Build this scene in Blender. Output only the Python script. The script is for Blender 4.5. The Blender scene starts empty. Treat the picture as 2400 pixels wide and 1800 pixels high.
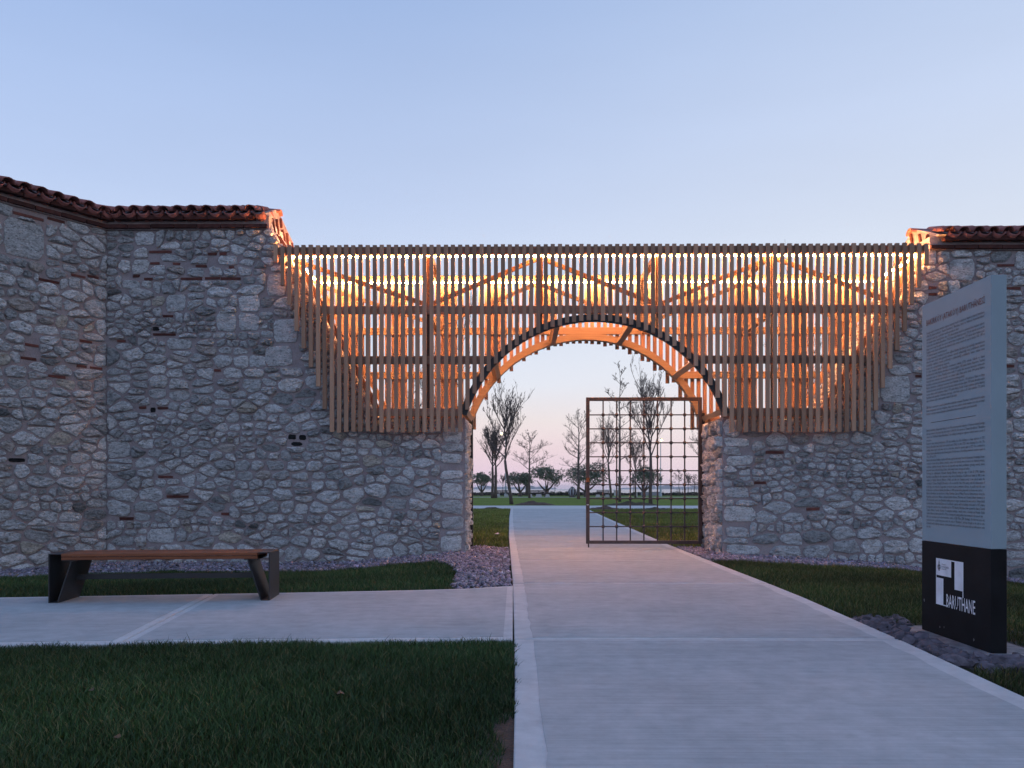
import bpy, math, random
import numpy as np
from mathutils import Vector, Matrix, noise as mnoise

SC = bpy.context.scene
COL = SC.collection
rad = math.radians

# ------------------------------------------------------------------ camera
cam_d = bpy.data.cameras.new('camera')
cam = bpy.data.objects.new('camera', cam_d); COL.objects.link(cam)
cam.location = (0, 0, 1.1)
cam.rotation_euler = (rad(90), 0, rad(0.63))
cam_d.sensor_width = 36.0
cam_d.lens = 27.75
cam_d.shift_y = 0.1021
cam_d.clip_start = 0.05
cam_d.clip_end = 30000
SC.camera = cam

# ------------------------------------------------------------------ sky and sun (dusk, the sun just down to the right)
SUN_AZ = 62.0          # degrees to the right of straight ahead
SUN_EL = 1.0
W = bpy.data.worlds.new('World'); SC.world = W; W.use_nodes = True
nt = W.node_tree; nt.nodes.clear()

def lin(r, g, b):
    f = lambda c: (c / 255) / 12.92 if c <= 10 else (((c / 255) + 0.055) / 1.055) ** 2.4
    return (f(r), f(g), f(b), 1.0)

def build_sky():
    N = nt.nodes.new; L = nt.links.new
    out = N('ShaderNodeOutputWorld'); bg = N('ShaderNodeBackground'); L(bg.outputs[0], out.inputs[0])
    tc = N('ShaderNodeTexCoord'); sep = N('ShaderNodeSeparateXYZ'); L(tc.outputs['Generated'], sep.inputs[0])
    ramp = N('ShaderNodeValToRGB'); L(sep.outputs['Z'], ramp.inputs[0])
    stops = [(0.0, (240, 212, 233)), (0.02, (243, 213, 231)), (0.05, (245, 218, 225)), (0.085, (244, 232, 231)),
             (0.13, (232, 238, 250)), (0.22, (216, 228, 249)), (0.33, (196, 213, 245)), (0.52, (163, 188, 231)), (1.0, (124, 152, 206))]
    el = ramp.color_ramp.elements
    while len(el) < len(stops): el.new(0.5)
    for e, (p, c) in zip(el, stops):
        e.position = p; e.color = lin(*c)
    # brighter and a little warmer towards the place where the sun went down
    sd = (math.sin(rad(SUN_AZ)), math.cos(rad(SUN_AZ)), 0.10)
    dot = N('ShaderNodeVectorMath'); dot.operation = 'DOT_PRODUCT'; dot.inputs[1].default_value = Vector(sd).normalized()
    L(tc.outputs['Generated'], dot.inputs[0])
    mr = N('ShaderNodeMapRange'); mr.interpolation_type = 'SMOOTHERSTEP'
    mr.inputs['From Min'].default_value = 0.15; mr.inputs['From Max'].default_value = 1.0
    L(dot.outputs['Value'], mr.inputs['Value'])
    mul = N('ShaderNodeMath'); mul.operation = 'MULTIPLY'; mul.inputs[1].default_value = 0.95
    L(mr.outputs[0], mul.inputs[0])
    mix = N('ShaderNodeMix'); mix.data_type = 'RGBA'; L(mul.outputs[0], mix.inputs[0])
    r2 = N('ShaderNodeValToRGB'); L(sep.outputs['Z'], r2.inputs[0])
    st2 = [(0.0, (246, 226, 232)), (0.07, (250, 238, 238)), (0.16, (238, 241, 250)), (0.28, (224, 233, 249)), (0.40, (206, 220, 246)), (0.55, (186, 206, 240)), (1.0, (142, 168, 216))]
    el = r2.color_ramp.elements
    while len(el) < len(st2): el.new(0.5)
    for e, (p, c) in zip(el, st2):
        e.position = p; e.color = lin(*c)
    L(ramp.outputs[0], mix.inputs[6]); L(r2.outputs[0], mix.inputs[7])
    # away from the afterglow the sky falls off in brightness
    mr2 = N('ShaderNodeMapRange'); mr2.interpolation_type = 'SMOOTHSTEP'
    mr2.inputs['From Min'].default_value = -0.9; mr2.inputs['From Max'].default_value = 0.45
    mr2.inputs['To Min'].default_value = 0.0; mr2.inputs['To Max'].default_value = 1.0
    L(dot.outputs['Value'], mr2.inputs['Value'])
    tint = N('ShaderNodeMix'); tint.data_type = 'RGBA'; L(mr2.outputs[0], tint.inputs[0])
    tint.inputs[6].default_value = (0.86, 0.97, 1.10, 1); tint.inputs[7].default_value = (1, 1, 1, 1)
    sc = N('ShaderNodeVectorMath'); sc.operation = 'MULTIPLY'; L(mix.outputs[2], sc.inputs[0]); L(tint.outputs[2], sc.inputs[1])
    # physical sky, sun disc off, same direction as the sun lamp
    sky = N('ShaderNodeTexSky'); sky.sky_type = 'NISHITA'; sky.sun_disc = False
    sky.sun_elevation = rad(SUN_EL); sky.sun_rotation = rad(SUN_AZ); sky.air_density = 1.0; sky.dust_density = 0.6; sky.ozone_density = 3.0
    sc2 = N('ShaderNodeVectorMath'); sc2.operation = 'SCALE'; L(sky.outputs[0], sc2.inputs[0]); sc2.inputs['Scale'].default_value = 0.10
    m2 = N('ShaderNodeMix'); m2.data_type = 'RGBA'; m2.inputs[0].default_value = 0.04
    L(sc.outputs[0], m2.inputs[6]); L(sc2.outputs[0], m2.inputs[7])
    # very faint, level veils of high haze
    mp = N('ShaderNodeMapping'); mp.inputs['Scale'].default_value = (1.2, 1.2, 6.0); L(tc.outputs['Generated'], mp.inputs['Vector'])
    nz = N('ShaderNodeTexNoise'); nz.inputs['Scale'].default_value = 1.6; nz.inputs['Detail'].default_value = 4; L(mp.outputs[0], nz.inputs['Vector'])
    mz = N('ShaderNodeMapRange'); mz.inputs['From Min'].default_value = 0.3; mz.inputs['From Max'].default_value = 0.7; mz.inputs['To Min'].default_value = 0.975; mz.inputs['To Max'].default_value = 1.025
    L(nz.outputs['Fac'], mz.inputs['Value'])
    vz = N('ShaderNodeVectorMath'); vz.operation = 'SCALE'; L(m2.outputs[2], vz.inputs[0]); L(mz.outputs[0], vz.inputs['Scale'])
    L(vz.outputs[0], bg.inputs[0]); bg.inputs[1].default_value = 1.0
build_sky()

sun_d = bpy.data.lights.new('sun', 'SUN'); sun = bpy.data.objects.new('sun', sun_d); COL.objects.link(sun)
sun_d.energy = 0.06; sun_d.angle = rad(10); sun_d.color = (1.0, 0.82, 0.72)
_d = Vector((math.sin(rad(SUN_AZ)) * math.cos(rad(SUN_EL)), math.cos(rad(SUN_AZ)) * math.cos(rad(SUN_EL)), math.sin(rad(SUN_EL))))
sun.rotation_euler = _d.to_track_quat('Z', 'Y').to_euler()
sun.location = (30, 20, 20)

SC.view_settings.view_transform = 'Standard'; SC.view_settings.look = 'None'
SC.view_settings.exposure = 0.0; SC.view_settings.gamma = 1.0; SC.view_settings.use_curve_mapping = False
SC.cycles.use_denoising = True
SC.cycles.max_bounces = 6; SC.cycles.diffuse_bounces = 3; SC.cycles.glossy_bounces = 2; SC.cycles.transmission_bounces = 2; SC.cycles.volume_bounces = 2
SC.cycles.sample_clamp_indirect = 6.0
SC.cycles.use_light_tree = True

# ------------------------------------------------------------------ helpers
def prop(o, label=None, cat=None, group=None, kind=None):
    if label: o['label'] = label
    if cat: o['category'] = cat
    if group: o['group'] = group
    if kind: o['kind'] = kind
    return o

def thing(name, label, cat, loc=(0, 0, 0), rotz=0.0, group=None):
    o = bpy.data.objects.new(name, None); COL.objects.link(o)
    o.empty_display_size = 0.3
    o.location = loc; o.rotation_euler = (0, 0, rotz)
    return prop(o, label, cat, group)

def mesh_of(name, V, F, mat, smooth=False, tone=None):
    V = np.asarray(V, dtype=np.float32)
    me = bpy.data.meshes.new(name)
    if isinstance(F, np.ndarray):
        nf, k = F.shape
        me.vertices.add(len(V)); me.vertices.foreach_set('co', V.ravel())
        me.loops.add(nf * k); me.loops.foreach_set('vertex_index', F.astype(np.int32).ravel())
        me.polygons.add(nf)
        me.polygons.foreach_set('loop_start', np.arange(0, nf * k, k, dtype=np.int32))
        me.polygons.foreach_set('loop_total', np.full(nf, k, dtype=np.int32))
        me.update(calc_edges=True)
    else:
        me.from_pydata(V.tolist(), [], F); me.update()
    if smooth:
        me.polygons.foreach_set('use_smooth', np.ones(len(me.polygons), dtype=bool))
    if tone is not None:
        at = me.attributes.new('tone', 'FLOAT_COLOR', 'POINT')
        at.data.foreach_set('color', np.asarray(tone, dtype=np.float32).ravel())
    if mat: me.materials.append(mat)
    return me

def mk(name, V, F, mat, parent=None, smooth=False, tone=None, center=True):
    """a mesh object from world coordinates; its origin goes to the middle of its box"""
    V = np.asarray(V, dtype=np.float64)
    c = (V.min(0) + V.max(0)) / 2 if center else np.zeros(3)
    me = mesh_of(name, V - c, F, mat, smooth, tone)
    o = bpy.data.objects.new(name, me); COL.objects.link(o)
    if parent is not None:
        o.parent = parent
        off = Vector((0, 0, 0)); p = parent
        while p is not None:
            off += p.location; p = p.parent
        o.location = Vector(c) - off
    else:
        o.location = c
    return o

def inst(name, me, loc, parent=None, rot=(0, 0, 0), scale=(1, 1, 1)):
    o = bpy.data.objects.new(name, me); COL.objects.link(o)
    loc = Vector(loc)
    if parent is not None:
        o.parent = parent; p = parent
        while p is not None:
            loc = loc - p.location; p = p.parent
    o.location = loc; o.rotation_euler = rot; o.scale = scale
    return o

class MB:
    def __init__(s): s.V = []; s.F = []
    def add(s, V, F):
        b = len(s.V); s.V += [tuple(v) for v in V]; s.F += [tuple(i + b for i in f) for f in F]; return s
    def box(s, x0, x1, y0, y1, z0, z1):
        V = [(x0, y0, z0), (x1, y0, z0), (x1, y1, z0), (x0, y1, z0), (x0, y0, z1), (x1, y0, z1), (x1, y1, z1), (x0, y1, z1)]
        return s.add(V, BOXF)
    def beam(s, p0, p1, w, h, up=(0, 0, 1)):
        p0 = Vector(p0); p1 = Vector(p1); d = (p1 - p0).normalized(); up = Vector(up)
        sd = d.cross(up)
        if sd.length < 1e-4: sd = d.cross(Vector((1, 0, 0)))
        sd.normalize(); u = sd.cross(d).normalized()
        V = []
        for p in (p0, p1):
            for a, b in ((-1, -1), (1, -1), (1, 1), (-1, 1)):
                V.append(p + sd * (a * w / 2) + u * (b * h / 2))
        return s.add(V, [(3, 2, 1, 0), (4, 5, 6, 7), (0, 1, 5, 4), (1, 2, 6, 5), (2, 3, 7, 6), (3, 0, 4, 7)])
    def tube(s, pts, rs, n=6, cap=True):
        pts = [Vector(p) for p in pts]
        b = len(s.V); m = len(pts)
        for i, p in enumerate(pts):
            d = (pts[min(i + 1, m - 1)] - pts[max(i - 1, 0)]).normalized()
            a = d.cross(Vector((0.31, 0.17, 0.93)))
            if a.length < 1e-3: a = d.cross(Vector((1, 0, 0)))
            a.normalize(); c = d.cross(a)
            r = rs[i] if hasattr(rs, '__len__') else rs
            for k in range(n):
                t = 2 * math.pi * k / n
                s.V.append(tuple(p + a * (r * math.cos(t)) + c * (r * math.sin(t))))
        for i in range(m - 1):
            for k in range(n):
                k2 = (k + 1) % n
                s.F.append((b + i * n + k, b + i * n + k2, b + (i + 1) * n + k2, b + (i + 1) * n + k))
        if cap:
            s.F.append(tuple(b + k for k in reversed(range(n)))); s.F.append(tuple(b + (m - 1) * n + k for k in range(n)))
        return s
    def lathe(s, prof, cx, cy, n=12):
        b = len(s.V)
        for r, z in prof:
            for k in range(n):
                t = 2 * math.pi * k / n; s.V.append((cx + r * math.cos(t), cy + r * math.sin(t), z))
        for i in range(len(prof) - 1):
            for k in range(n):
                k2 = (k + 1) % n
                s.F.append((b + i * n + k, b + i * n + k2, b + (i + 1) * n + k2, b + (i + 1) * n + k))
        s.F.append(tuple(b + k for k in reversed(range(n)))); s.F.append(tuple(b + (len(prof) - 1) * n + k for k in range(n)))
        return s
    def prism(s, poly, y0, y1):
        """polygon in (x, z), counter-clockwise seen from -y, extruded y0..y1"""
        n = len(poly)
        V = [(x, y0, z) for x, z in poly] + [(x, y1, z) for x, z in poly]
        F = [tuple(range(n)), tuple(range(2 * n - 1, n - 1, -1))]
        for i in range(n):
            j = (i + 1) % n; F.append((j, i, i + n, j + n))
        return s.add(V, F)
    def slab(s, poly, z0, z1):
        """polygon in (x, y), counter-clockwise from above"""
        n = len(poly)
        V = [(x, y, z0) for x, y in poly] + [(x, y, z1) for x, y in poly]
        F = [tuple(reversed(range(n))), tuple(range(n, 2 * n))]
        for i in range(n):
            j = (i + 1) % n; F.append((i, j, j + n, i + n))
        return s.add(V, F)
    def build(s, name, mat, parent=None, smooth=False): return mk(name, s.V, s.F, mat, parent, smooth)
BOXF = [(3, 2, 1, 0), (4, 5, 6, 7), (0, 1, 5, 4), (1, 2, 6, 5), (2, 3, 7, 6), (3, 0, 4, 7)]

def bevel(o, w=0.004, seg=1):
    m = o.modifiers.new('bevel', 'BEVEL'); m.width = w; m.segments = seg; m.limit_method = 'ANGLE'; return o

# ------------------------------------------------------------------ materials
def newmat(name):
    m = bpy.data.materials.new(name); m.use_nodes = True
    n = m.node_tree; b = n.nodes['Principled BSDF']
    return m, n, b

def nd(n, t, **kw):
    o = n.nodes.new(t)
    for k, v in kw.items(): setattr(o, k, v)
    return o

def noise(n, vec, scale, detail=4, rough=0.55, dim='3D'):
    o = nd(n, 'ShaderNodeTexNoise'); o.inputs['Scale'].default_value = scale; o.inputs['Detail'].default_value = detail
    o.inputs['Roughness'].default_value = rough
    if vec is not None: n.links.new(vec, o.inputs['Vector'])
    return o.outputs['Fac']

def position(n, stretch=(1, 1, 1)):
    g = nd(n, 'ShaderNodeNewGeometry'); mp = nd(n, 'ShaderNodeMapping'); mp.inputs['Scale'].default_value = stretch
    n.links.new(g.outputs['Position'], mp.inputs['Vector']); return mp.outputs[0]

def ramp(n, fac, stops, interp='LINEAR'):
    r = nd(n, 'ShaderNodeValToRGB'); r.color_ramp.interpolation = interp
    el = r.color_ramp.elements
    while len(el) < len(stops): el.new(0.5)
    for e, (p, c) in zip(el, stops): e.position = p; e.color = (c if len(c) == 4 else (*c, 1)) if hasattr(c, '__len__') else (c, c, c, 1)
    n.links.new(fac, r.inputs[0]); return r.outputs[0]

def mixc(n, fac, a, b, mode='MIX'):
    m = nd(n, 'ShaderNodeMix', data_type='RGBA', blend_type=mode)
    for s, v in ((0, fac), (6, a), (7, b)):
        if hasattr(v, 'links'): n.links.new(v, m.inputs[s])
        elif s == 0: m.inputs[0].default_value = v
        else: m.inputs[s].default_value = v if len(v) == 4 else (*v, 1)
    return m.outputs[2]

def mathn(n, op, a, b):
    m = nd(n, 'ShaderNodeMath', operation=op)
    for i, v in enumerate((a, b)):
        if hasattr(v, 'links'): n.links.new(v, m.inputs[i])
        else: m.inputs[i].default_value = v
    return m.outputs[0]

def bump(n, b, h, strength=0.5, dist=0.02):
    o = nd(n, 'ShaderNodeBump'); o.inputs['Strength'].default_value = strength; o.inputs['Distance'].default_value = dist
    n.links.new(h, o.inputs['Height']); n.links.new(o.outputs[0], b.inputs['Normal'])

def plain(name, col, rough=0.6, metal=0.0, var=0.15, nscale=8.0, bstr=0.0, bdist=0.005):
    m, n, b = newmat(name); p = position(n)
    f = noise(n, p, nscale, 5)
    c = ramp(n, f, [(0.3, tuple(x * (1 - var) for x in col)), (0.7, tuple(min(1, x * (1 + var)) for x in col))])
    n.links.new(c, b.inputs['Base Color']); b.inputs['Roughness'].default_value = rough; b.inputs['Metallic'].default_value = metal
    if bstr: bump(n, b, noise(n, p, nscale * 6, 4), bstr, bdist)
    return m

def mat_stone():
    m, n, b = newmat('rubble_stone'); p = position(n)
    at = nd(n, 'ShaderNodeAttribute', attribute_name='tone')
    big = noise(n, position(n, (1, 1, 2.2)), 7, 6, 0.62); fine = noise(n, position(n, (1, 1, 2.0)), 26, 8, 0.75)
    c = mixc(n, 1.0, at.outputs['Color'], ramp(n, big, [(0.30, 0.50), (0.47, 1.02), (0.72, 1.28)]), 'MULTIPLY')
    c = mixc(n, 1.0, c, ramp(n, fine, [(0.34, 0.10), (0.42, 0.74), (0.52, 1.12), (0.70, 1.42)]), 'MULTIPLY')
    warm = noise(n, p, 2.3, 3)
    c = mixc(n, ramp(n, warm, [(0.64, 0.0), (0.80, 0.22)]), c, (0.30, 0.24, 0.17))
    n.links.new(c, b.inputs['Base Color']); b.inputs['Roughness'].default_value = 0.92
    b.inputs['Specular IOR Level'].default_value = 0.2
    h = mathn(n, 'ADD', mathn(n, 'MULTIPLY', noise(n, position(n, (1, 1, 2.4)), 16, 8, 0.7), 1.0), mathn(n, 'MULTIPLY', fine, 0.6))
    bump(n, b, h, 1.0, 0.07)
    return m

def mat_mortar():
    m, n, b = newmat('pink_lime_mortar'); p = position(n)
    f = noise(n, p, 3.2, 6); g = noise(n, p, 55, 5, 0.7)
    c = ramp(n, f, [(0.3, (0.275, 0.240, 0.248)), (0.7, (0.385, 0.34, 0.35))])
    c = mixc(n, 1.0, c, ramp(n, g, [(0.3, 0.72), (0.7, 1.15)]), 'MULTIPLY')
    n.links.new(c, b.inputs['Base Color']); b.inputs['Roughness'].default_value = 0.95; b.inputs['Specular IOR Level'].default_value = 0.15
    h = mathn(n, 'ADD', noise(n, p, 9, 5), mathn(n, 'MULTIPLY', g, 0.35)); bump(n, b, h, 0.8, 0.03)
    return m

def mat_wood(name, stretch, dark, light, var=0.35):
    m, n, b = newmat(name)
    oi = nd(n, 'ShaderNodeObjectInfo')
    g = nd(n, 'ShaderNodeNewGeometry'); add = nd(n, 'ShaderNodeVectorMath', operation='ADD')
    cx = nd(n, 'ShaderNodeCombineXYZ'); s50 = mathn(n, 'MULTIPLY', oi.outputs['Random'], 40.0)
    for k in range(3): n.links.new(s50, cx.inputs[k])
    n.links.new(g.outputs['Position'], add.inputs[0]); n.links.new(cx.outputs[0], add.inputs[1])
    mp = nd(n, 'ShaderNodeMapping'); mp.inputs['Scale'].default_value = stretch; n.links.new(add.outputs[0], mp.inputs['Vector'])
    f = noise(n, mp.outputs[0], 30, 6, 0.6)
    c = ramp(n, f, [(0.28, dark), (0.72, light)])
    tone = ramp(n, oi.outputs['Random'], [(0.0, 1 - var), (1.0, 1 + var * 0.6)])
    c = mixc(n, 1.0, c, tone, 'MULTIPLY')
    kn = noise(n, mp.outputs[0], 4.2, 2); c = mixc(n, ramp(n, kn, [(0.72, 0.0), (0.78, 0.7)]), c, tuple(x * 0.35 for x in dark))
    n.links.new(c, b.inputs['Base Color']); b.inputs['Roughness'].default_value = 0.62; b.inputs['Specular IOR Level'].default_value = 0.3
    bump(n, b, f, 0.25, 0.004)
    return m

def mat_brick(name='red_brick', c0=(0.075, 0.030, 0.028), c1=(0.18, 0.068, 0.055)):
    m, n, b = newmat(name); p = position(n); oi = nd(n, 'ShaderNodeObjectInfo')
    f = noise(n, p, 12, 6, 0.65)
    c = ramp(n, f, [(0.3, c0), (0.7, c1)])
    c = mixc(n, 1.0, c, ramp(n, oi.outputs['Random'], [(0, 0.65), (1, 1.25)]), 'MULTIPLY')
    n.links.new(c, b.inputs['Base Color']); b.inputs['Roughness'].default_value = 0.9; b.inputs['Specular IOR Level'].default_value = 0.2
    bump(n, b, noise(n, p, 60, 5, 0.7), 0.7, 0.012)
    return m

def mat_concrete(name, c0, c1, brushed):
    m, n, b = newmat(name); p = position(n)
    big = noise(n, p, 0.9, 5, 0.6); mid = noise(n, p, 7, 6, 0.65)
    c = ramp(n, big, [(0.3, c0), (0.7, c1)])
    c = mixc(n, 1.0, c, ramp(n, mid, [(0.3, 0.87), (0.7, 1.10)]), 'MULTIPLY')
    h = mid
    if brushed:
        br = noise(n, position(n, (0.22, 36, 1)), 3.0, 6, 0.8); br2 = noise(n, position(n, (0.5, 16, 1)), 2.0, 3, 0.6)
        c = mixc(n, 1.0, c, ramp(n, br, [(0.3, 0.76), (0.7, 1.14)]), 'MULTIPLY')
        c = mixc(n, 1.0, c, ramp(n, br2, [(0.3, 0.94), (0.7, 1.04)]), 'MULTIPLY')
        h = mathn(n, 'ADD', br, mathn(n, 'MULTIPLY', mid, 0.4))
    sp = noise(n, p, 70, 3, 0.6)
    c = mixc(n, ramp(n, sp, [(0.70, 0.0), (0.76, 0.55)]), c, (0.10, 0.10, 0.11))
    st = noise(n, p, 2.1, 4, 0.7); c = mixc(n, ramp(n, st, [(0.56, 0.0), (0.72, 0.42)]), c, (0.27, 0.28, 0.29))
    n.links.new(c, b.inputs['Base Color']); b.inputs['Roughness'].default_value = 0.8; b.inputs['Specular IOR Level'].default_value = 0.35
    bump(n, b, h, 0.35, 0.006)
    return m

def mat_tone(name, rough=0.7, spec=0.3, trans=0.0):
    m, n, b = newmat(name)
    at = nd(n, 'ShaderNodeAttribute', attribute_name='tone')
    n.links.new(at.outputs['Color'], b.inputs['Base Color']); b.inputs['Roughness'].default_value = rough
    b.inputs['Specular IOR Level'].default_value = spec
    return m

def mat_ground():
    m, n, b = newmat('lawn_soil'); p = position(n)
    f = noise(n, p, 0.25, 5); g = noise(n, p, 6, 6, 0.7); s = noise(n, position(n, (1, 1, 1)), 40, 4, 0.7)
    c = ramp(n, f, [(0.3, (0.135, 0.20, 0.030)), (0.7, (0.19, 0.26, 0.045))])
    # mown park turf beyond the cross path, dark thatch and soil under the near lawns
    sp = nd(n, 'ShaderNodeSeparateXYZ'); n.links.new(p, sp.inputs[0])
    mr = nd(n, 'ShaderNodeMapRange'); mr.inputs['From Min'].default_value = 44; mr.inputs['From Max'].default_value = 50; n.links.new(sp.outputs['Y'], mr.inputs['Value'])
    thatch = ramp(n, f, [(0.3, (0.030, 0.034, 0.016)), (0.7, (0.050, 0.046, 0.024))])
    c = mixc(n, mr.outputs[0], thatch, c)
    c = mixc(n, 1.0, c, ramp(n, g, [(0.3, 0.6), (0.7, 1.25)]), 'MULTIPLY')
    c = mixc(n, 1.0, c, ramp(n, s, [(0.3, 0.6), (0.7, 1.3)]), 'MULTIPLY')
    n.links.new(c, b.inputs['Base Color']); b.inputs['Roughness'].default_value = 0.95; b.inputs['Specular IOR Level'].default_value = 0.1
    bump(n, b, s, 0.8, 0.04)
    return m

def mat_emit(name, col, strength):
    m = bpy.data.materials.new(name); m.use_nodes = True; n = m.node_tree; n.nodes.clear()
    o = nd(n, 'ShaderNodeOutputMaterial'); e = nd(n, 'ShaderNodeEmission')
    e.inputs[0].default_value = (*col, 1); e.inputs[1].default_value = strength
    n.links.new(e.outputs[0], o.inputs[0]); return m

M = dict(
    stone=mat_stone(), mortar=mat_mortar(),
    wood_v=mat_wood('larch_slat', (1, 1, 0.05), (0.33, 0.190, 0.122), (0.47, 0.285, 0.190)),
    wood_h=mat_wood('larch_beam', (0.05, 1, 1), (0.26, 0.148, 0.105), (0.38, 0.222, 0.155)),
    wood_gold=mat_wood('gold_lit_larch', (0.05, 1, 1), (0.25, 0.170, 0.105), (0.36, 0.255, 0.165)),  # yellower copy of the beam wood, golden strip light partly put into its colour
    wood_bench=mat_wood('bench_timber', (0.05, 1, 1), (0.14, 0.045, 0.02), (0.27, 0.095, 0.04), 0.2),
    brick=mat_brick(), cornice=mat_brick('sooty_shaded_brick', (0.045, 0.020, 0.020), (0.11, 0.045, 0.038)), tile=mat_brick('terracotta_tile', (0.27, 0.105, 0.095), (0.46, 0.20, 0.18)),  # cornice brick: soot and the shade under the eaves, both darkened into the colour
    conc=mat_concrete('brushed_concrete', (0.375, 0.40, 0.41), (0.49, 0.505, 0.51), True),
    conc_s=mat_concrete('trowelled_concrete', (0.49, 0.50, 0.50), (0.60, 0.595, 0.59), False),
    steel_dark=plain('dark_steel', (0.016, 0.018, 0.021), 0.55, 0.0, 0.2, 6),
    gate_steel=plain('brown_gate_steel', (0.052, 0.038, 0.038), 0.5, 0.0, 0.3, 14, 0.2),
    bench_steel=plain('bench_steel', (0.022, 0.024, 0.028), 0.5, 0.0, 0.2, 5, 0.1),
    ground=mat_ground(),
    soil=plain('bare_soil', (0.10, 0.062, 0.045), 0.95, 0, 0.35, 9, 0.9, 0.03),
    grass=mat_tone('grass_blades', 0.6, 0.25), gravel=mat_tone('slate_gravel', 0.75, 0.3),
    rock=mat_brick('cobble_rock', (0.075, 0.066, 0.080), (0.175, 0.155, 0.180)),
    led=mat_emit('warm_light_strip', (1.0, 0.39, 0.13), 270.0),
    bark=plain('bark', (0.10, 0.075, 0.064), 0.9, 0, 0.3, 6, 0.6, 0.02),
    twig=plain('twigs', (0.105, 0.080, 0.076), 0.9, 0, 0.25, 3),
    leaf=mat_tone('olive_leaves', 0.6, 0.2),
    hedge=mat_tone('hedge_leaves', 0.7, 0.2),
)
HAZE = True
# ------------------------------------------------------------------ the lie of the land
def sstep(a, b, x):
    t = np.clip((np.asarray(x, float) - a) / (b - a), 0, 1); return t * t * (3 - 2 * t)

def ground_z(x, y):
    x = np.asarray(x, float); y = np.asarray(y, float)
    left = -0.17 * sstep(8.6, 12.4, y) * sstep(1.0, 3.4, -x)
    r = np.where(x > 5.7, -0.125 - 0.115 * (x - 5.7), -0.05 * np.clip(x - 3.2, 0, None))
    right = np.clip(r, -0.75, 0) * (1 - sstep(14.6, 20, y))
    return left * (1 - sstep(14.6, 20, y)) + right

def path_left(y): return np.interp(y, [-5, 4.2, 5.7, 9.2, 12.1, 18.8, 30, 43.4], [-0.02, -0.03, -0.045, -0.09, -0.15, -0.28, -0.43, -0.55])
def path_right(y): return np.interp(y, [-5, 2.0, 4.2, 5.7, 8.0, 9.4, 11.1, 15.7, 28, 43.4], [2.45, 2.55, 2.66, 2.76, 2.86, 2.88, 2.88, 2.91, 3.2, 3.62])
def cross_front(x): return np.interp(x, [-14, -8, -3.65, -1.9, 0], [4.3, 5.05, 5.49, 5.63, 5.74])
def cross_back(x): return np.interp(x, [-14, -9, -5.26, -2.49, -0.71, -0.08], [6.5, 7.35, 7.92, 8.31, 8.62, 8.94])

def build_ground():
    xs = np.concatenate([[-1500, -900, -300, -90, -40, -22], np.arange(-14, 16.01, 0.5), [22, 40, 90, 300, 900, 1500]])
    ys = np.concatenate([[-600, -200, -40, -12], np.arange(-4, 20.01, 0.5), [26, 34, 44, 60, 90, 124, 131.0, 131.4]])
    X, Y = np.meshgrid(xs, ys); Z = ground_z(X, Y) - 0.03
    Z[-1, :] = -4.0
    V = np.stack([X.ravel(), Y.ravel(), Z.ravel()], 1)
    nx, ny = len(xs), len(ys); i = np.arange(nx * ny).reshape(ny, nx)
    F = np.stack([i[:-1, :-1].ravel(), i[:-1, 1:].ravel(), i[1:, 1:].ravel(), i[1:, :-1].ravel()], 1)
    o = mk('ground', V, F, M['ground'], None, True, center=False); prop(o, kind='structure')
    m, n, b = newmat('calm_sea'); b.inputs['Base Color'].default_value = (0.12, 0.16, 0.20, 1)
    b.inputs['Roughness'].default_value = 0.22; b.inputs['IOR'].default_value = 1.33
    bump(n, b, noise(n, position(n, (0.15, 0.6, 1)), 1.0, 3), 0.15, 0.05)
    o = MB().box(-4500, 4500, 131.2, 5200, -3.2, -2.2).build('sea', m); prop(o, kind='structure')
build_ground()

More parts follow.
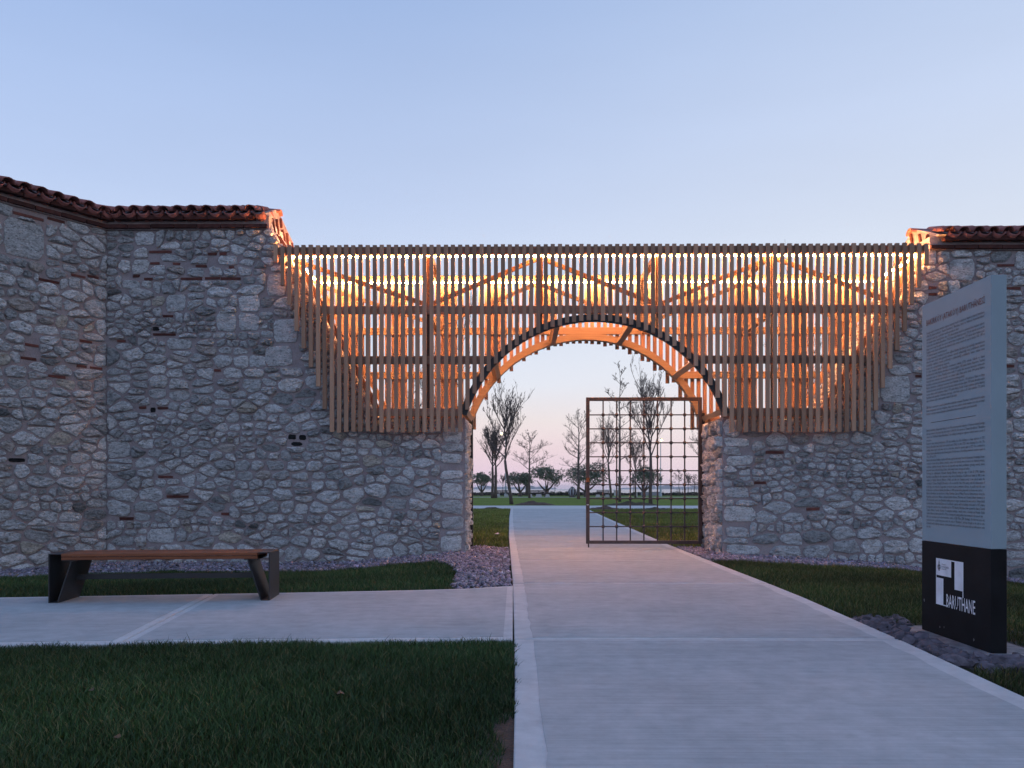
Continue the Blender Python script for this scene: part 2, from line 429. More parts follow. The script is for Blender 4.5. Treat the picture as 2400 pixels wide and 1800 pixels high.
def build_paths():
    rng = random.Random(3)
    def edged(name, left, right, par, inset=0.13, insy=0.05):
        """left / right: point lists running the same way; slab with a trowelled margin and a brushed field"""
        poly = left + right[::-1]
        if sum((x1 - x0) * (y1 + y0) for (x0, y0), (x1, y1) in zip(poly, poly[1:] + poly[:1])) > 0: poly = poly[::-1]
        s = MB().slab(poly, -0.14, 0.0).build('slab', M['conc_s'], par); bevel(s, 0.006)
        n = 14; fl, fr = [], []
        L = np.array(left); R = np.array(right)
        for k in range(n + 1):
            t = k / n
            tl = (L[0] * (1 - t) + L[-1] * t) if len(L) == 2 else np.array([np.interp(t, np.linspace(0, 1, len(L)), L[:, 0]), np.interp(t, np.linspace(0, 1, len(L)), L[:, 1])])
            tr = np.array([np.interp(t, np.linspace(0, 1, len(R)), R[:, 0]), np.interp(t, np.linspace(0, 1, len(R)), R[:, 1])])
            d = (tr - tl); w = np.linalg.norm(d); d = d / w
            fl.append(tl + d * (inset + rng.uniform(-0.012, 0.012))); fr.append(tr - d * (inset + 0.02 + rng.uniform(-0.015, 0.015)))
        for Q in (fl, fr):
            a = (Q[1] - Q[0]); Q[0] = Q[0] + a / np.linalg.norm(a) * insy
            a = (Q[-2] - Q[-1]); Q[-1] = Q[-1] + a / np.linalg.norm(a) * insy
        poly = [tuple(q) for q in fl] + [tuple(q) for q in fr[::-1]]
        if sum((x1 - x0) * (y1 + y0) for (x0, y0), (x1, y1) in zip(poly, poly[1:] + poly[:1])) > 0: poly = poly[::-1]
        MB().slab(poly, -0.02, 0.003).build('brushed_field', M['conc'], s)
    p = thing('path', None, None, (1.4, 6, 0)); prop(p, kind='structure')
    J = [-3, 1.9, 5.76, 9.14, 12.1, 14.05, 14.38, 16.5, 18.3, 21.4, 25.4, 30.5, 36.5, 43.2]
    for a, b in zip(J, J[1:]):
        g = 0.05 if abs(a - 9.14) < 0.01 else 0.02
        ys = np.linspace(a + g, b, 7)
        edged('slab', [(float(path_left(y)), float(y)) for y in ys], [(float(path_right(y)), float(y)) for y in ys], p, insy=0.05 if b - a > 1 else 0.02)
    c = thing('side_path', None, None, (-3, 7, 0)); prop(c, kind='structure')
    x0 = -0.058
    def run(xa0, xb0, xa1, xb1):   # front edge from xa0 to xb0, back edge from xa1 to xb1
        f = [(float(x), float(cross_front(x))) for x in np.linspace(xa0, xb0, 7)]
        k = [(float(x), float(cross_back(x))) for x in np.linspace(xa1, xb1, 7)]
        edged('slab', k, f, c, 0.10, 0.07)
    run(-2.85, x0, -3.2, x0 - 0.03); run(-9.5, -2.862, -9.5, -3.212); run(-14, -9.51, -14, -9.51)
    t = thing('park_path', None, None, (0, 47, 0)); prop(t, kind='structure')
    for a, b in ((-70, -30), (-30, -5), (-5, 9), (9, 35), (35, 80)):
        MB().box(a + 0.01, b, 43.22, 50.9, -0.14, 0.0).build('slab', M['conc_s'], t)
    t = thing('far_path', None, None, (0, 104, 0)); prop(t, kind='structure')
    for k in range(8): MB().box(-60 + k * 16 + 0.02, -44 + k * 16, 100.4, 102.4, -0.1, 0.01).build('slab', M['conc_s'], t)
build_paths()
o = MB().slab([(-0.20, 2.0), (-0.01, 2.0), (-0.01, 3.9), (-0.10, 3.95), (-0.17, 3.5), (-0.22, 2.8)], -0.06, -0.022).build('bare_earth', M['soil']); prop(o, kind='structure')

# ------------------------------------------------------------------ rubble masonry
def clip(poly, nx, nz, c):
    out = []; m = len(poly)
    for i in range(m):
        a = poly[i]; b = poly[(i + 1) % m]
        da = nx * a[0] + nz * a[1] - c; db = nx * b[0] + nz * b[1] - c
        if da <= 0: out.append(a)
        if (da < 0 < db) or (db < 0 < da):
            t = da / (da - db); out.append((a[0] + (b[0] - a[0]) * t, a[1] + (b[1] - a[1]) * t))
    return out

TONES = [((0.66, 0.68, 0.695), 5), ((0.59, 0.61, 0.625), 5), ((0.74, 0.75, 0.755), 3), ((0.50, 0.52, 0.535), 3), ((0.36, 0.38, 0.39), 1.3),
         ((0.20, 0.215, 0.22), 0.15), ((0.56, 0.53, 0.47), 0.4), ((0.52, 0.49, 0.47), 0.5)]

def pick(rng, table):
    r = rng.random() * sum(w for _, w in table)
    for v, w in table:
        r -= w
        if r <= 0: return v
    return table[0][0]

def rubble(seed, u0, u1, v0, v1, cons, rects=(), hs=(0.10, 0.25), gap=(0.006, 0.018), prot=(0.02, 0.068)):
    """irregular coursed rubble: power-diagram cells of seeds laid in wavy courses.
    cons(u, v) -> None outside the face, or the half-planes that bound a stone there.
    rects: (cu, cv, w, h, kind) dressed blocks, brick slips and near-black blocks the rubble is fitted around"""
    rng = random.Random(seed); S = []
    v = v0
    while v < v1:
        h = rng.uniform(*hs) if rng.random() < 0.8 else rng.uniform(hs[0] * 0.75, hs[0] * 1.2)
        u = u0 - rng.uniform(0, 0.3)
        while u < u1:
            w = min(max(h * rng.choice([1.0, 1.3, 1.6, 2.0, 2.5, 3.2]) * rng.uniform(0.85, 1.15), 0.085), 0.52)
            wob = 0.045 * math.sin(u * 1.7 + seed + v) + 0.025 * math.sin(u * 4.1 + 2 * v)
            cu, cv = u + w / 2, v + h / 2 + wob
            if h > 0.17 and rng.random() < 0.30:
                for q in (-1, 1): S.append((cu + rng.uniform(-0.04, 0.04), cv + q * h * 0.26, w, h * 0.5))
            elif w > 0.3 and h < 0.14 and rng.random() < 0.2:
                for q in (-1, 1): S.append((cu + q * w * 0.26, cv + rng.uniform(-0.02, 0.02), w / 2, h))
            else:
                S.append((cu + rng.uniform(-0.03, 0.03), cv + rng.uniform(-0.02, 0.02), w, h))
            u += w
        v += h
    def in_rect(s): return any(abs(s[0] - r[0]) < r[2] / 2 + 0.02 and abs(s[1] - r[1]) < r[3] / 2 + 0.015 for r in rects)
    S = [s for s in S if not in_rect(s) and cons(s[0], s[1]) is not None]
    A = np.array([(s[0], s[1] * 1.45) for s in S]); Wt = np.array([(0.5 * s[3] * 1.3) ** 2 * 0.8 for s in S])
    out = []
    for i, (cu, cv, w, h) in enumerate(S):
        hp = cons(cu, cv)
        if hp is None: continue
        poly = [(cu - 0.5, cv - 0.34), (cu + 0.5, cv - 0.34), (cu + 0.5, cv + 0.34), (cu - 0.5, cv + 0.34)]
        g = rng.uniform(*gap)
        d = A - A[i]; dist = (d ** 2).sum(1)
        for j in np.argsort(dist)[1:26]:
            nx, nz = d[j]; L = math.sqrt(dist[j])
            if L < 1e-5: continue
            # bisector in stretched space -> real space
            c = (dist[j] + Wt[i] - Wt[j]) / (2 * L)
            ax, az = nx / L, nz / L * 1.45
            cc = c + ax * cu + (nz / L) * cv * 1.45
            ln = math.hypot(ax, az)
            poly = clip(poly, ax / ln, az / ln, cc / ln - g)
            if len(poly) < 3: break
        if len(poly) < 3: continue
        for nx, nz, c in hp:
            poly = clip(poly, nx, nz, c)
            if len(poly) < 3: break
        for r in rects:
            if len(poly) < 3: break
            if abs(cu - r[0]) > r[2] / 2 + 0.5 or abs(cv - r[1]) > r[3] / 2 + 0.4: continue
            sx = abs(cu - r[0]) - r[2] / 2; sz = (abs(cv - r[1]) - r[3] / 2) * 1.3
            if sx > sz:
                q = 1 if cu > r[0] else -1; poly = clip(poly, -q, 0, -q * r[0] - r[2] / 2 - 0.014)
            else:
                q = 1 if cv > r[1] else -1; poly = clip(poly, 0, -q, -q * r[1] - r[3] / 2 - 0.014)
        if len(poly) < 3: continue
        P = np.array(poly)
        if np.ptp(P[:, 0]) < 0.05 or np.ptp(P[:, 1]) < 0.03: continue
        out.append((P, rng.uniform(*prot), pick(rng, TONES), 'stone'))
    for r in rects:
        cu, cv, w, h, kind = r
        P = np.array([(cu - w / 2, cv - h / 2), (cu + w / 2, cv - h / 2), (cu + w / 2, cv + h / 2), (cu - w / 2, cv + h / 2)])
        if kind == 'block': P = P + np.array([[rng.uniform(-0.03, 0.03) for _ in range(2)] for _ in range(4)])
        out.append((P, 0.028 if kind == 'block' else 0.012, (0.022, 0.024, 0.026) if kind == 'dark' else pick(rng, TONES[:3]), kind))  # dark kind: near-black tone, painted shade of putlog holes and some dark bricks
    return out

def area(P):
    x, y = P[:, 0], P[:, 1]; return 0.5 * abs(np.dot(x, np.roll(y, -1)) - np.dot(y, np.roll(x, -1)))

def stone_mesh(rng, P, p, tone, sharp):
    """outline -> low boulder: outer ring in the mortar, shoulder ring, face ring and crown"""
    for _ in range(1):                        # take the corners off
        k = 0.10 if sharp else rng.uniform(0.12, 0.26)
        Q = []
        for i in range(len(P)):
            a, b = P[i], P[(i + 1) % len(P)]; Q += [a * (1 - k) + b * k, a * k + b * (1 - k)]
        P = np.array(Q)
    seg = np.linalg.norm(np.roll(P, -1, 0) - P, axis=1); cum = np.concatenate([[0], np.cumsum(seg)])
    n = 14; t = (np.arange(n) + rng.uniform(-0.2, 0.2)) / n * cum[-1]; PP = np.vstack([P, P[:1]])
    R = np.stack([np.interp(t % cum[-1], cum, PP[:, 0]), np.interp(t % cum[-1], cum, PP[:, 1])], 1)
    c = R.mean(0); j = 0.03 if sharp else rng.uniform(0.08, 0.20)
    R = c + (R - c) * np.array([[1 + rng.uniform(-j, j * 0.6)] for _ in range(n)])
    V = []
    for x, z in R: V.append((x, z, -0.03))
    for x, z in c + (R - c) * 0.965: V.append((x, z, p * rng.uniform(0.4, 0.75)))
    for k, (x, z) in enumerate(c + (R - c) * 0.74): V.append((x + rng.uniform(-.015, .015), z + rng.uniform(-.012, .012), p * (rng.uniform(0.9, 1.1) if sharp else rng.uniform(0.45, 1.4))))
    V.append((c[0] + rng.uniform(-.02, .02), c[1], p * rng.uniform(0.85, 1.2)))
    F = []
    for r in range(2):
        for k in range(n):
            k2 = (k + 1) % n; F.append((r * n + k, r * n + k2, (r + 1) * n + k2, (r + 1) * n + k))
    for k in range(n): F.append((2 * n + k, 2 * n + (k + 1) % n, 3 * n))
    q = rng.uniform(0.9, 1.1)
    return np.array(V), F, tuple(x * q for x in tone)

def orient(P):
    x, y = P[:, 0], P[:, 1]
    return P if (np.dot(x, np.roll(y, -1)) - np.dot(y, np.roll(x, -1))) > 0 else P[::-1]

def lay_stones(parent, faces, seed, limit=300):
    """faces: list of (stones, map) with map: (u, v, out) -> world.  The largest are stones of their own, the small ones one mass"""
    rng = random.Random(seed); L = []
    for stones, mp in faces:
        for s in stones: L.append((area(s[0]), s, mp))
    L.sort(key=lambda e: -e[0])
    rv, rf, rt = [], [], []; cnt = 0; nb = 0
    for a, (P, p, tone, kind), mp in L:
        P = orient(P)
        if kind == 'brick':
            V = []
            jj = lambda: rng.uniform(-0.006, 0.006)
            for (x, z) in P: V.append(mp(x, z, -0.03))
            for (x, z) in P: V.append(mp(x + jj(), z + jj(), p))
            F = [(4, 5, 6, 7)] + [(i, (i + 1) % 4, 4 + (i + 1) % 4, 4 + i) for i in range(4)]
            mk('brick', V, F, M['brick'], parent); continue
        V, F, tn = stone_mesh(rng, P, p, tone, kind == 'block')
        Wd = np.array([mp(*v) for v in V])
        if cnt < limit:
            mk('stone', Wd, F, M['stone'], parent, False, [(*tn, 1)] * len(Wd)); cnt += 1
        else:
            b = len(rv); rv += Wd.tolist(); rf += [tuple(i + b for i in f) for f in F]; rt += [(*tn, 1)] * len(Wd)
    if rv:
        o = mk('small_stones', rv, rf, M['stone'], parent, False, rt); prop(o, kind='stuff')
    print('stones', len(L))

YF = 13.57; TH = 1.40                     # front face of the wall and its thickness
ANG = rad(55.1)
def straight(u, d, z, ox=-7.16): return (ox + u, YF + d, z)
def angled(u, d, z): return (-7.16 + u * math.cos(ANG) - d * math.sin(ANG), YF + u * math.sin(ANG) + d * math.cos(ANG), z)

def half_tile():
    n = 8; V = []; F = []
    for (y, r) in ((0, 0.104), (0.47, 0.086)):
        for rr in (r, r - 0.015):
            for k in range(n + 1):
                t = math.pi * k / n; V.append((rr * math.cos(t), y, rr * math.sin(t) * 0.92))
    m = n + 1
    for k in range(n):
        F.append((k, k + 1, 2 * m + k + 1, 2 * m + k)); F.append((m + k + 1, m + k, 3 * m + k, 3 * m + k + 1))
        F.append((k + 1, k, m + k, m + k + 1)); F.append((2 * m + k, 2 * m + k + 1, 3 * m + k + 1, 3 * m + k))
    F += [(0, 2 * m, 3 * m, m), (m - 1 + m, 3 * m + m - 1, 2 * m + m - 1, m - 1)]
    return mesh_of('roof_tile', V, F, M['tile'], True)
TILE = half_tile()

def brick_mesh(l, d, h):
    m = MB().box(-l / 2, l / 2, 0, d, 0, h); return mesh_of('brick', m.V, m.F, M['cornice'])
CB = brick_mesh(0.385, 0.2, 0.062)

def roof(parent, fmap, u0, u1, dz, rot, seed, end=None):
    """two oversailing brick courses and a low roof of barrel tiles along a run of wall; dz lowers it"""
    rng = random.Random(seed)
    z0 = 5.56 + dz
    def box(ua, ub, da, db, za, zb, name, mat):
        V = [fmap(*q) for q in [(ua, da, za), (ub, da, za), (ub, db, za), (ua, db, za), (ua, da, zb), (ub, da, zb), (ub, db, zb), (ua, db, zb)]]
        return mk(name, V, BOXF, mat, parent)
    box(u0, u1, -0.035, 0.3, z0, z0 + 0.235, 'cornice_bed', M['mortar'])
    for zc, out in ((z0 + 0.02, 0.085), (z0 + 0.145, 0.155)):
        u = u0 + 0.2 + (0.2 if out > 0.1 else 0)
        while u < u1 - 0.19:
            x, y, z = fmap(u, -out + rng.uniform(-0.006, 0.006), zc + rng.uniform(-0.003, 0.003))
            inst('cornice_brick', CB, (x, y, z), parent, (rng.uniform(-.01, .01), 0, rot + rng.uniform(-.008, .008))); u += 0.402
    # bedding wedge under the tiles, its end raked like the wall below
    e = end or (lambda z: u1)
    zb = z0 + 0.236; V = []
    for (d, z) in ((-0.15, zb), (0.70, zb + 0.37), (1.55, zb)):
        V.append(fmap(u0, d, z))
    for (d, z) in ((-0.15, zb), (0.70, zb + 0.37), (1.55, zb)):
        V.append(fmap(e(z), d, z))
    mk('roof_bed', V, [(0, 2, 1), (3, 4, 5), (0, 3, 5, 2), (0, 1, 4, 3), (1, 2, 5, 4)], M['mortar'], parent)
    a = math.atan2(0.285, 0.85)
    for row, d0 in ((0, -0.25), (1, 0.16)):
        u = u0 + 0.11; k = 0
        while u < u1 - 0.02:
            z = zb + 0.012 + (d0 + 0.25) * math.tan(a)
            if not (row == 1 and u > e(zb + 0.2) - 0.1):
                inst('roof_tile', TILE, fmap(u, d0 + rng.uniform(-0.012, 0.012), z + rng.uniform(-0.004, 0.004)), parent, (a, 0, rot + rng.uniform(-.03, .03)))
                if u + 0.123 < u1 - 0.03:
                    inst('roof_tile', TILE, fmap(u + 0.123, d0 + 0.05, z + 0.035), parent, (a, math.pi, rot + rng.uniform(-.02, .02)))
            u += 0.246
    u = u0 + 0.02; top = e(zb + 0.37) + (0.06 if end else 0.0)                           # ridge
    sgn = 1
    while u < top:
        ln = min(0.45, top - u)
        inst('ridge_tile', TILE, fmap(u, 0.70, zb + 0.275), parent, (0, 0, rot - math.pi / 2), (1.15, ln / 0.47 * 1.06, 1.1)); u += 0.43

# ---- left wall: a run parallel to the picture and, left of the inner corner, a run that turns towards the viewer
def edge_left(z):  return float(np.interp(z, [2.33, 5.0, 5.6, 6.2], [-2.52, -3.95, -4.33, -4.42]))
def edge_right(z): return float(np.interp(z, [2.33, 5.2, 5.4, 5.8], [5.25, 6.97, 7.08, 7.06]))

def left_wall():
    t = thing('stone_wall', 'long rubble stone wall with tiled coping and an inner corner, behind the bench', 'wall', (-5, 14.2, 0))
    el = lambda z: edge_left(z)
    # core
    zt = 5.79
    prof = [(-7.16, -0.5), (-0.96, -0.5), (-0.96, 2.32), (el(2.32), 2.32), (el(3.6), 3.6), (el(5.0), 5.0), (el(5.6), 5.6), (el(zt), zt), (-7.16, zt)]
    MB().prism(prof, YF, YF + TH).build('mortar_core', M['mortar'], t)
    V = [angled(u, d, z) for z in (-0.5, zt - 0.003) for u, d in ((-5.2, 0), (0.0, 0), (0.0, TH), (-5.2, TH))]
    mk('mortar_core', V, BOXF, M['mortar'], t)
    # stones on the faces
    br = [(0.94, 5.19, .39), (1.84, 5.15, .15), (2.02, 5.15, .12), (.84, 4.99, .16), (1.22, 4.98, .12), (1.65, 4.94, .19), (2.17, 4.92, .09), (.52, 4.77, .11), (.73, 4.72, .15),
          (1.48, 4.72, .37), (1.84, 4.73, .27), (2.16, 4.72, .34), (1.07, 4.08, .18), (1.01, 3.76, .39), (.26, 3.65, .15), (1.93, 3.14, .12), (.63, 2.5, .12), (.98, 2.49, .18),
          (1.03, 1.3, .25), (1.24, .96, .38), (.35, .58, .24), (2.06, .66, .14)]
    bl = [(1.21, 4.3, .36, .29), (3.12, 3.82, .41, .44), (3.01, 3.37, .46, .34), (.44, 4.64 - .02, .32, .12), (2.48, 4.29, .37, .26), (2.08, 3.96, .33, .31), (2.46, 3.97, .36, .31),
          (1.27, 3.59, .45, .20), (.68, 5.41, .36, .26), (.22, 1.76, .36, .27), (.96, .5 - .22, .49, .26), (2.95, 4.62, .34, .42),
          (5.98, 1.05, .36, .28), (6.0, 0.5, .40, .24), (5.98, 1.62, .36, .2), (5.99, 2.02, .34, .26), (5.96, .16, .38, .26), (5.97, 1.34, .38, .15)]
    rects = [(a, b, w, 0.042, 'brick') for a, b, w in br] + [(a, b, w, h, 'block') for a, b, w, h in bl] + [(.857, 3.86, .12, .07, 'dark'), (.81, 2.46, .09, .09, 'dark'), (3.22, 1.99, .15, .09, 'dark'), (3.40, 1.98, .12, .09, 'dark'), (3.30, 1.87, .22, .07, 'dark')]  # first two dark rects are holes painted as black blocks, the rest dark bricks
    def cons(u, v):
        x = -7.16 + u
        if v < -0.3 or v > 5.545 or u < 0.02: return None
        hp = [(0, 1, 5.555), (-1, 0, -0.012)]
        if v < 2.28:
            if x > -0.98: return None
            hp.append((1, 0, 6.195))
            if x > el(2.32) - 0.1: hp.append((0, 1, 2.30))
            return hp
        if x > el(v) - 0.02: return None
        z0, z1 = v - 0.2, v + 0.2; a, b = el(z0) + 7.16, el(z1) + 7.16
        nx, nz = (z1 - z0), -(b - a); L = math.hypot(nx, nz); nx /= L; nz /= L
        hp.append((nx, nz, nx * a + nz * z0 - 0.01))
        return hp
    S1 = rubble(11, 0, 6.2, -0.3, 5.6, cons, rects)
    ab = [(-1.25, 5.45, .45), (-.83, 5.51, .27), (-.94, 4.49, .31), (-.48, 4.67, .23), (-.23, 4.71, .18), (-1.2, 3.4, .2), (-.35, 3.59, .21), (-1.25, 3.18, .23), (-.42, 3.16, .16), (-.18, 3.16, .21), (-.82, 2.94, .26)]
    S2 = rubble(12, -5.1, 0, -0.3, 5.6, lambda u, v: None if (v > 5.545 or u > -0.02) else [(0, 1, 5.555), (1, 0, -0.012)],
                [(a, b, w, 0.042, 'brick') for a, b, w in ab] + [(-1.31, 5.06, 0.62, 0.60, 'block'), (-1.42, 1.55, 0.26, 0.06, 'dark')])
    # the jamb of the opening and the raked end
    S3 = rubble(13, 0, TH, -0.2, 2.3, lambda u, v: None if v > 2.26 or v < -0.2 else [(0, 1, 2.3), (-1, 0, -0.01), (1, 0, TH - 0.01)], prot=(0.02, 0.06), hs=(0.13, 0.28))
    k = math.hypot(el(5.5) - el(2.33), 5.5 - 2.33)
    S4 = rubble(14, 0, TH, 0, k, lambda u, v: None if v < 0.06 or v > k - 0.05 else [(-1, 0, -0.02), (1, 0, TH - 0.02)], prot=(0.012, 0.03))
    def rake(u, v, out):
        z = 2.33 + v * (5.5 - 2.33) / k; x = el(z); s = (5.5 - 2.33) / k; c = (el(2.33) - el(5.5)) / k
        return (x + s * out, YF + u, z + c * out)
    lay_stones(t, [(S1, lambda u, v, o: straight(u, -o, v)), (S2, lambda u, v, o: angled(u, -o, v)),
                   (S3, lambda u, v, o: (-0.96 + o, YF + u, v)), (S4, rake)], 21)
    raked_bricks(t, el, 5.25, 6.02, 1)
    roof(t, lambda u, d, z: straight(u, d, z), 0.0, 7.16 + el(5.6) + 0.0, 0.0, 0.0, 31, end=lambda z: 7.16 + el(z))
    roof(t, angled, -5.2, 0.30, -0.003, ANG, 32)

def raked_bricks(t, ed, za, zb, s):
    rng = random.Random(int(za * 100) + (7 if s < 0 else 0))
    for j, d in enumerate((0.14, 0.42, 0.72, 1.0, 1.26)):
        z = za + 0.09 * (j % 2)
        lim = zb - abs(d - 0.7) * 0.36
        while z < lim - 0.12:
            z1 = min(z + rng.uniform(0.2, 0.3), lim)
            p0 = Vector((ed(z) + s * 0.012, YF + d, z)); p1 = Vector((ed(z1) + s * 0.012, YF + d + 0.05, z1))
            MB().beam(p0, p1, 0.035, 0.06, (s, 0, 0.4)).build('coping_brick', M['brick'], t); z = z1 + 0.03
left_wall()

def right_wall():
    t = thing('stone_wall', 'lower rubble stone wall with tiled coping behind the information sign', 'wall', (6, 14.2, 0))
    er = edge_right; dz = -0.40; zt = 5.79 + dz
    prof = [(3.46, -1.2), (15.0, -1.2), (15.0, zt), (er(zt), zt), (er(5.2), 5.2), (er(3.6), 3.6), (er(2.32), 2.32), (3.46, 2.32)]
    MB().prism(prof, YF, YF + TH).build('mortar_core', M['mortar'], t)
    rects = [(a - 3.46, b, w, 0.045, 'brick') for a, b, w in ((8.28, 4.91, .28), (7.04, 4.53, .13), (7.04, 4.42, .13), (6.8, 3.02, .1), (8.41, 4.52, .23), (8.36, 3.19, .13), (4.1, 1.2, .2), (5.0, 0.75, .22), (4.35, 1.72, .3))]
    rects += [(a - 3.46, b, w, h, 'block') for a, b, w, h in ((6.40, 2.80, .5, .44), (7.0, 5.04, .2, .24), (3.72, 1.9, .44, .13), (3.75, 1.58, .48, .16), (3.70, 1.02, .4, .2), (3.76, 0.66, .52, .26), (3.7, .36, .42, .18), (3.8, 0.06, .6, .16), (7.55, 4.85, .42, .36))]
    def cons(u, v):
        x = 3.46 + u
        if v > 5.545 + dz or u < 0.02: return None
        hp = [(0, 1, 5.555 + dz), (-1, 0, -0.012)]
        if v < 2.28:
            if x < er(2.32) + 0.1: hp.append((0, 1, 2.30))
            return hp
        if x < er(v) + 0.02: return None
        z0, z1 = v - 0.2, v + 0.2; a, b = er(z0) - 3.46, er(z1) - 3.46
        nx, nz = -(z1 - z0), (b - a); L = math.hypot(nx, nz); nx /= L; nz /= L
        hp.append((nx, nz, nx * a + nz * z0 - 0.01))
        return hp
    S1 = rubble(41, 0, 7.4, -0.8, 5.2, cons, rects, hs=(0.10, 0.30), prot=(0.02, 0.055))
    S3 = rubble(43, 0, TH, -0.2, 2.3, lambda u, v: None if v > 2.26 else [(0, 1, 2.3), (-1, 0, -0.01), (1, 0, TH - 0.01)], prot=(0.04, 0.11), gap=(0.002, 0.010), hs=(0.14, 0.30))
    k = math.hypot(er(5.3) - er(2.33), 5.3 - 2.33)
    S4 = rubble(44, 0, TH, 0, k, lambda u, v: None if v < 0.06 or v > k - 0.05 else [(-1, 0, -0.02), (1, 0, TH - 0.02)], prot=(0.012, 0.03))
    def rake(u, v, out):
        s = (5.3 - 2.33) / k; c = (er(5.3) - er(2.33)) / k; z = 2.33 + v * s
        return (er(z) - s * out, YF + TH - u, z + c * out)
    lay_stones(t, [(S1, lambda u, v, o: (3.46 + u, YF - o, v)), (S3, lambda u, v, o: (3.46 - o, YF + TH - u, v)), (S4, rake)], 51)
    raked_bricks(t, er, 5.0, 5.70, -1)
    # roof built leftwards from the far end: mirror the run so that its raked end faces the opening
    fm = lambda u, d, z: (15.0 - u, YF + d, z)
    rng = random.Random(9); z0 = 5.56 + dz; xl = er(5.6 + dz) 
    MB().box(xl, 15.0, YF - 0.035, YF + 0.3, z0, z0 + 0.235).build('cornice_bed', M['mortar'], t)
    for zc, out in ((z0 + 0.02, 0.085), (z0 + 0.145, 0.155)):
        x = xl + 0.2 + (0.2 if out > 0.1 else 0)
        while x < 14.8:
            inst('cornice_brick', CB, (x, YF - out + rng.uniform(-.006, .006), zc), t, (0, 0, rng.uniform(-.008, .008))); x += 0.402
    zb = z0 + 0.236
    V = [(er(zb), YF - 0.15, zb), (er(zb + 0.37), YF + 0.70, zb + 0.37), (er(zb), YF + 1.55, zb), (15.0, YF - 0.15, zb), (15.0, YF + 0.70, zb + 0.37), (15.0, YF + 1.55, zb)]
    mk('roof_bed', V, [(0, 2, 1), (3, 4, 5), (0, 3, 5, 2), (0, 1, 4, 3), (1, 2, 5, 4)], M['mortar'], t)
    a = math.atan2(0.285, 0.85)
    for row, d0 in ((0, -0.25), (1, 0.16)):
        x = er(zb) + 0.12 + 0.1 * row
        while x < 14.9:
            z = zb + 0.012 + (d0 + 0.25) * math.tan(a)
            inst('roof_tile', TILE, (x, YF + d0 + rng.uniform(-.012, .012), z + rng.uniform(-.004, .004)), t, (a, 0, rng.uniform(-.03, .03)))
            inst('roof_tile', TILE, (x + 0.123, YF + d0 + 0.05, z + 0.035), t, (a, math.pi, rng.uniform(-.02, .02))); x += 0.246
    x = er(zb + 0.37) - 0.08
    while x < 14.8:
        inst('ridge_tile', TILE, (x, YF + 0.70, zb + 0.275), t, (0, 0, -math.pi / 2), (1.15, 1.0, 1.1)); x += 0.43
right_wall()
# ------------------------------------------------------------------ the timber gateway
AX, AZ = 1.25, 1.66                        # centre of the arch circle
YS, YB = 13.36, 15.30                      # front slats, back slats
POSTS = (-1.58, 0.33, 2.35, 4.30)
RAILS = ((5.08, 5.215), (4.075, 4.21), (3.22, 3.355), (2.33, 2.465))

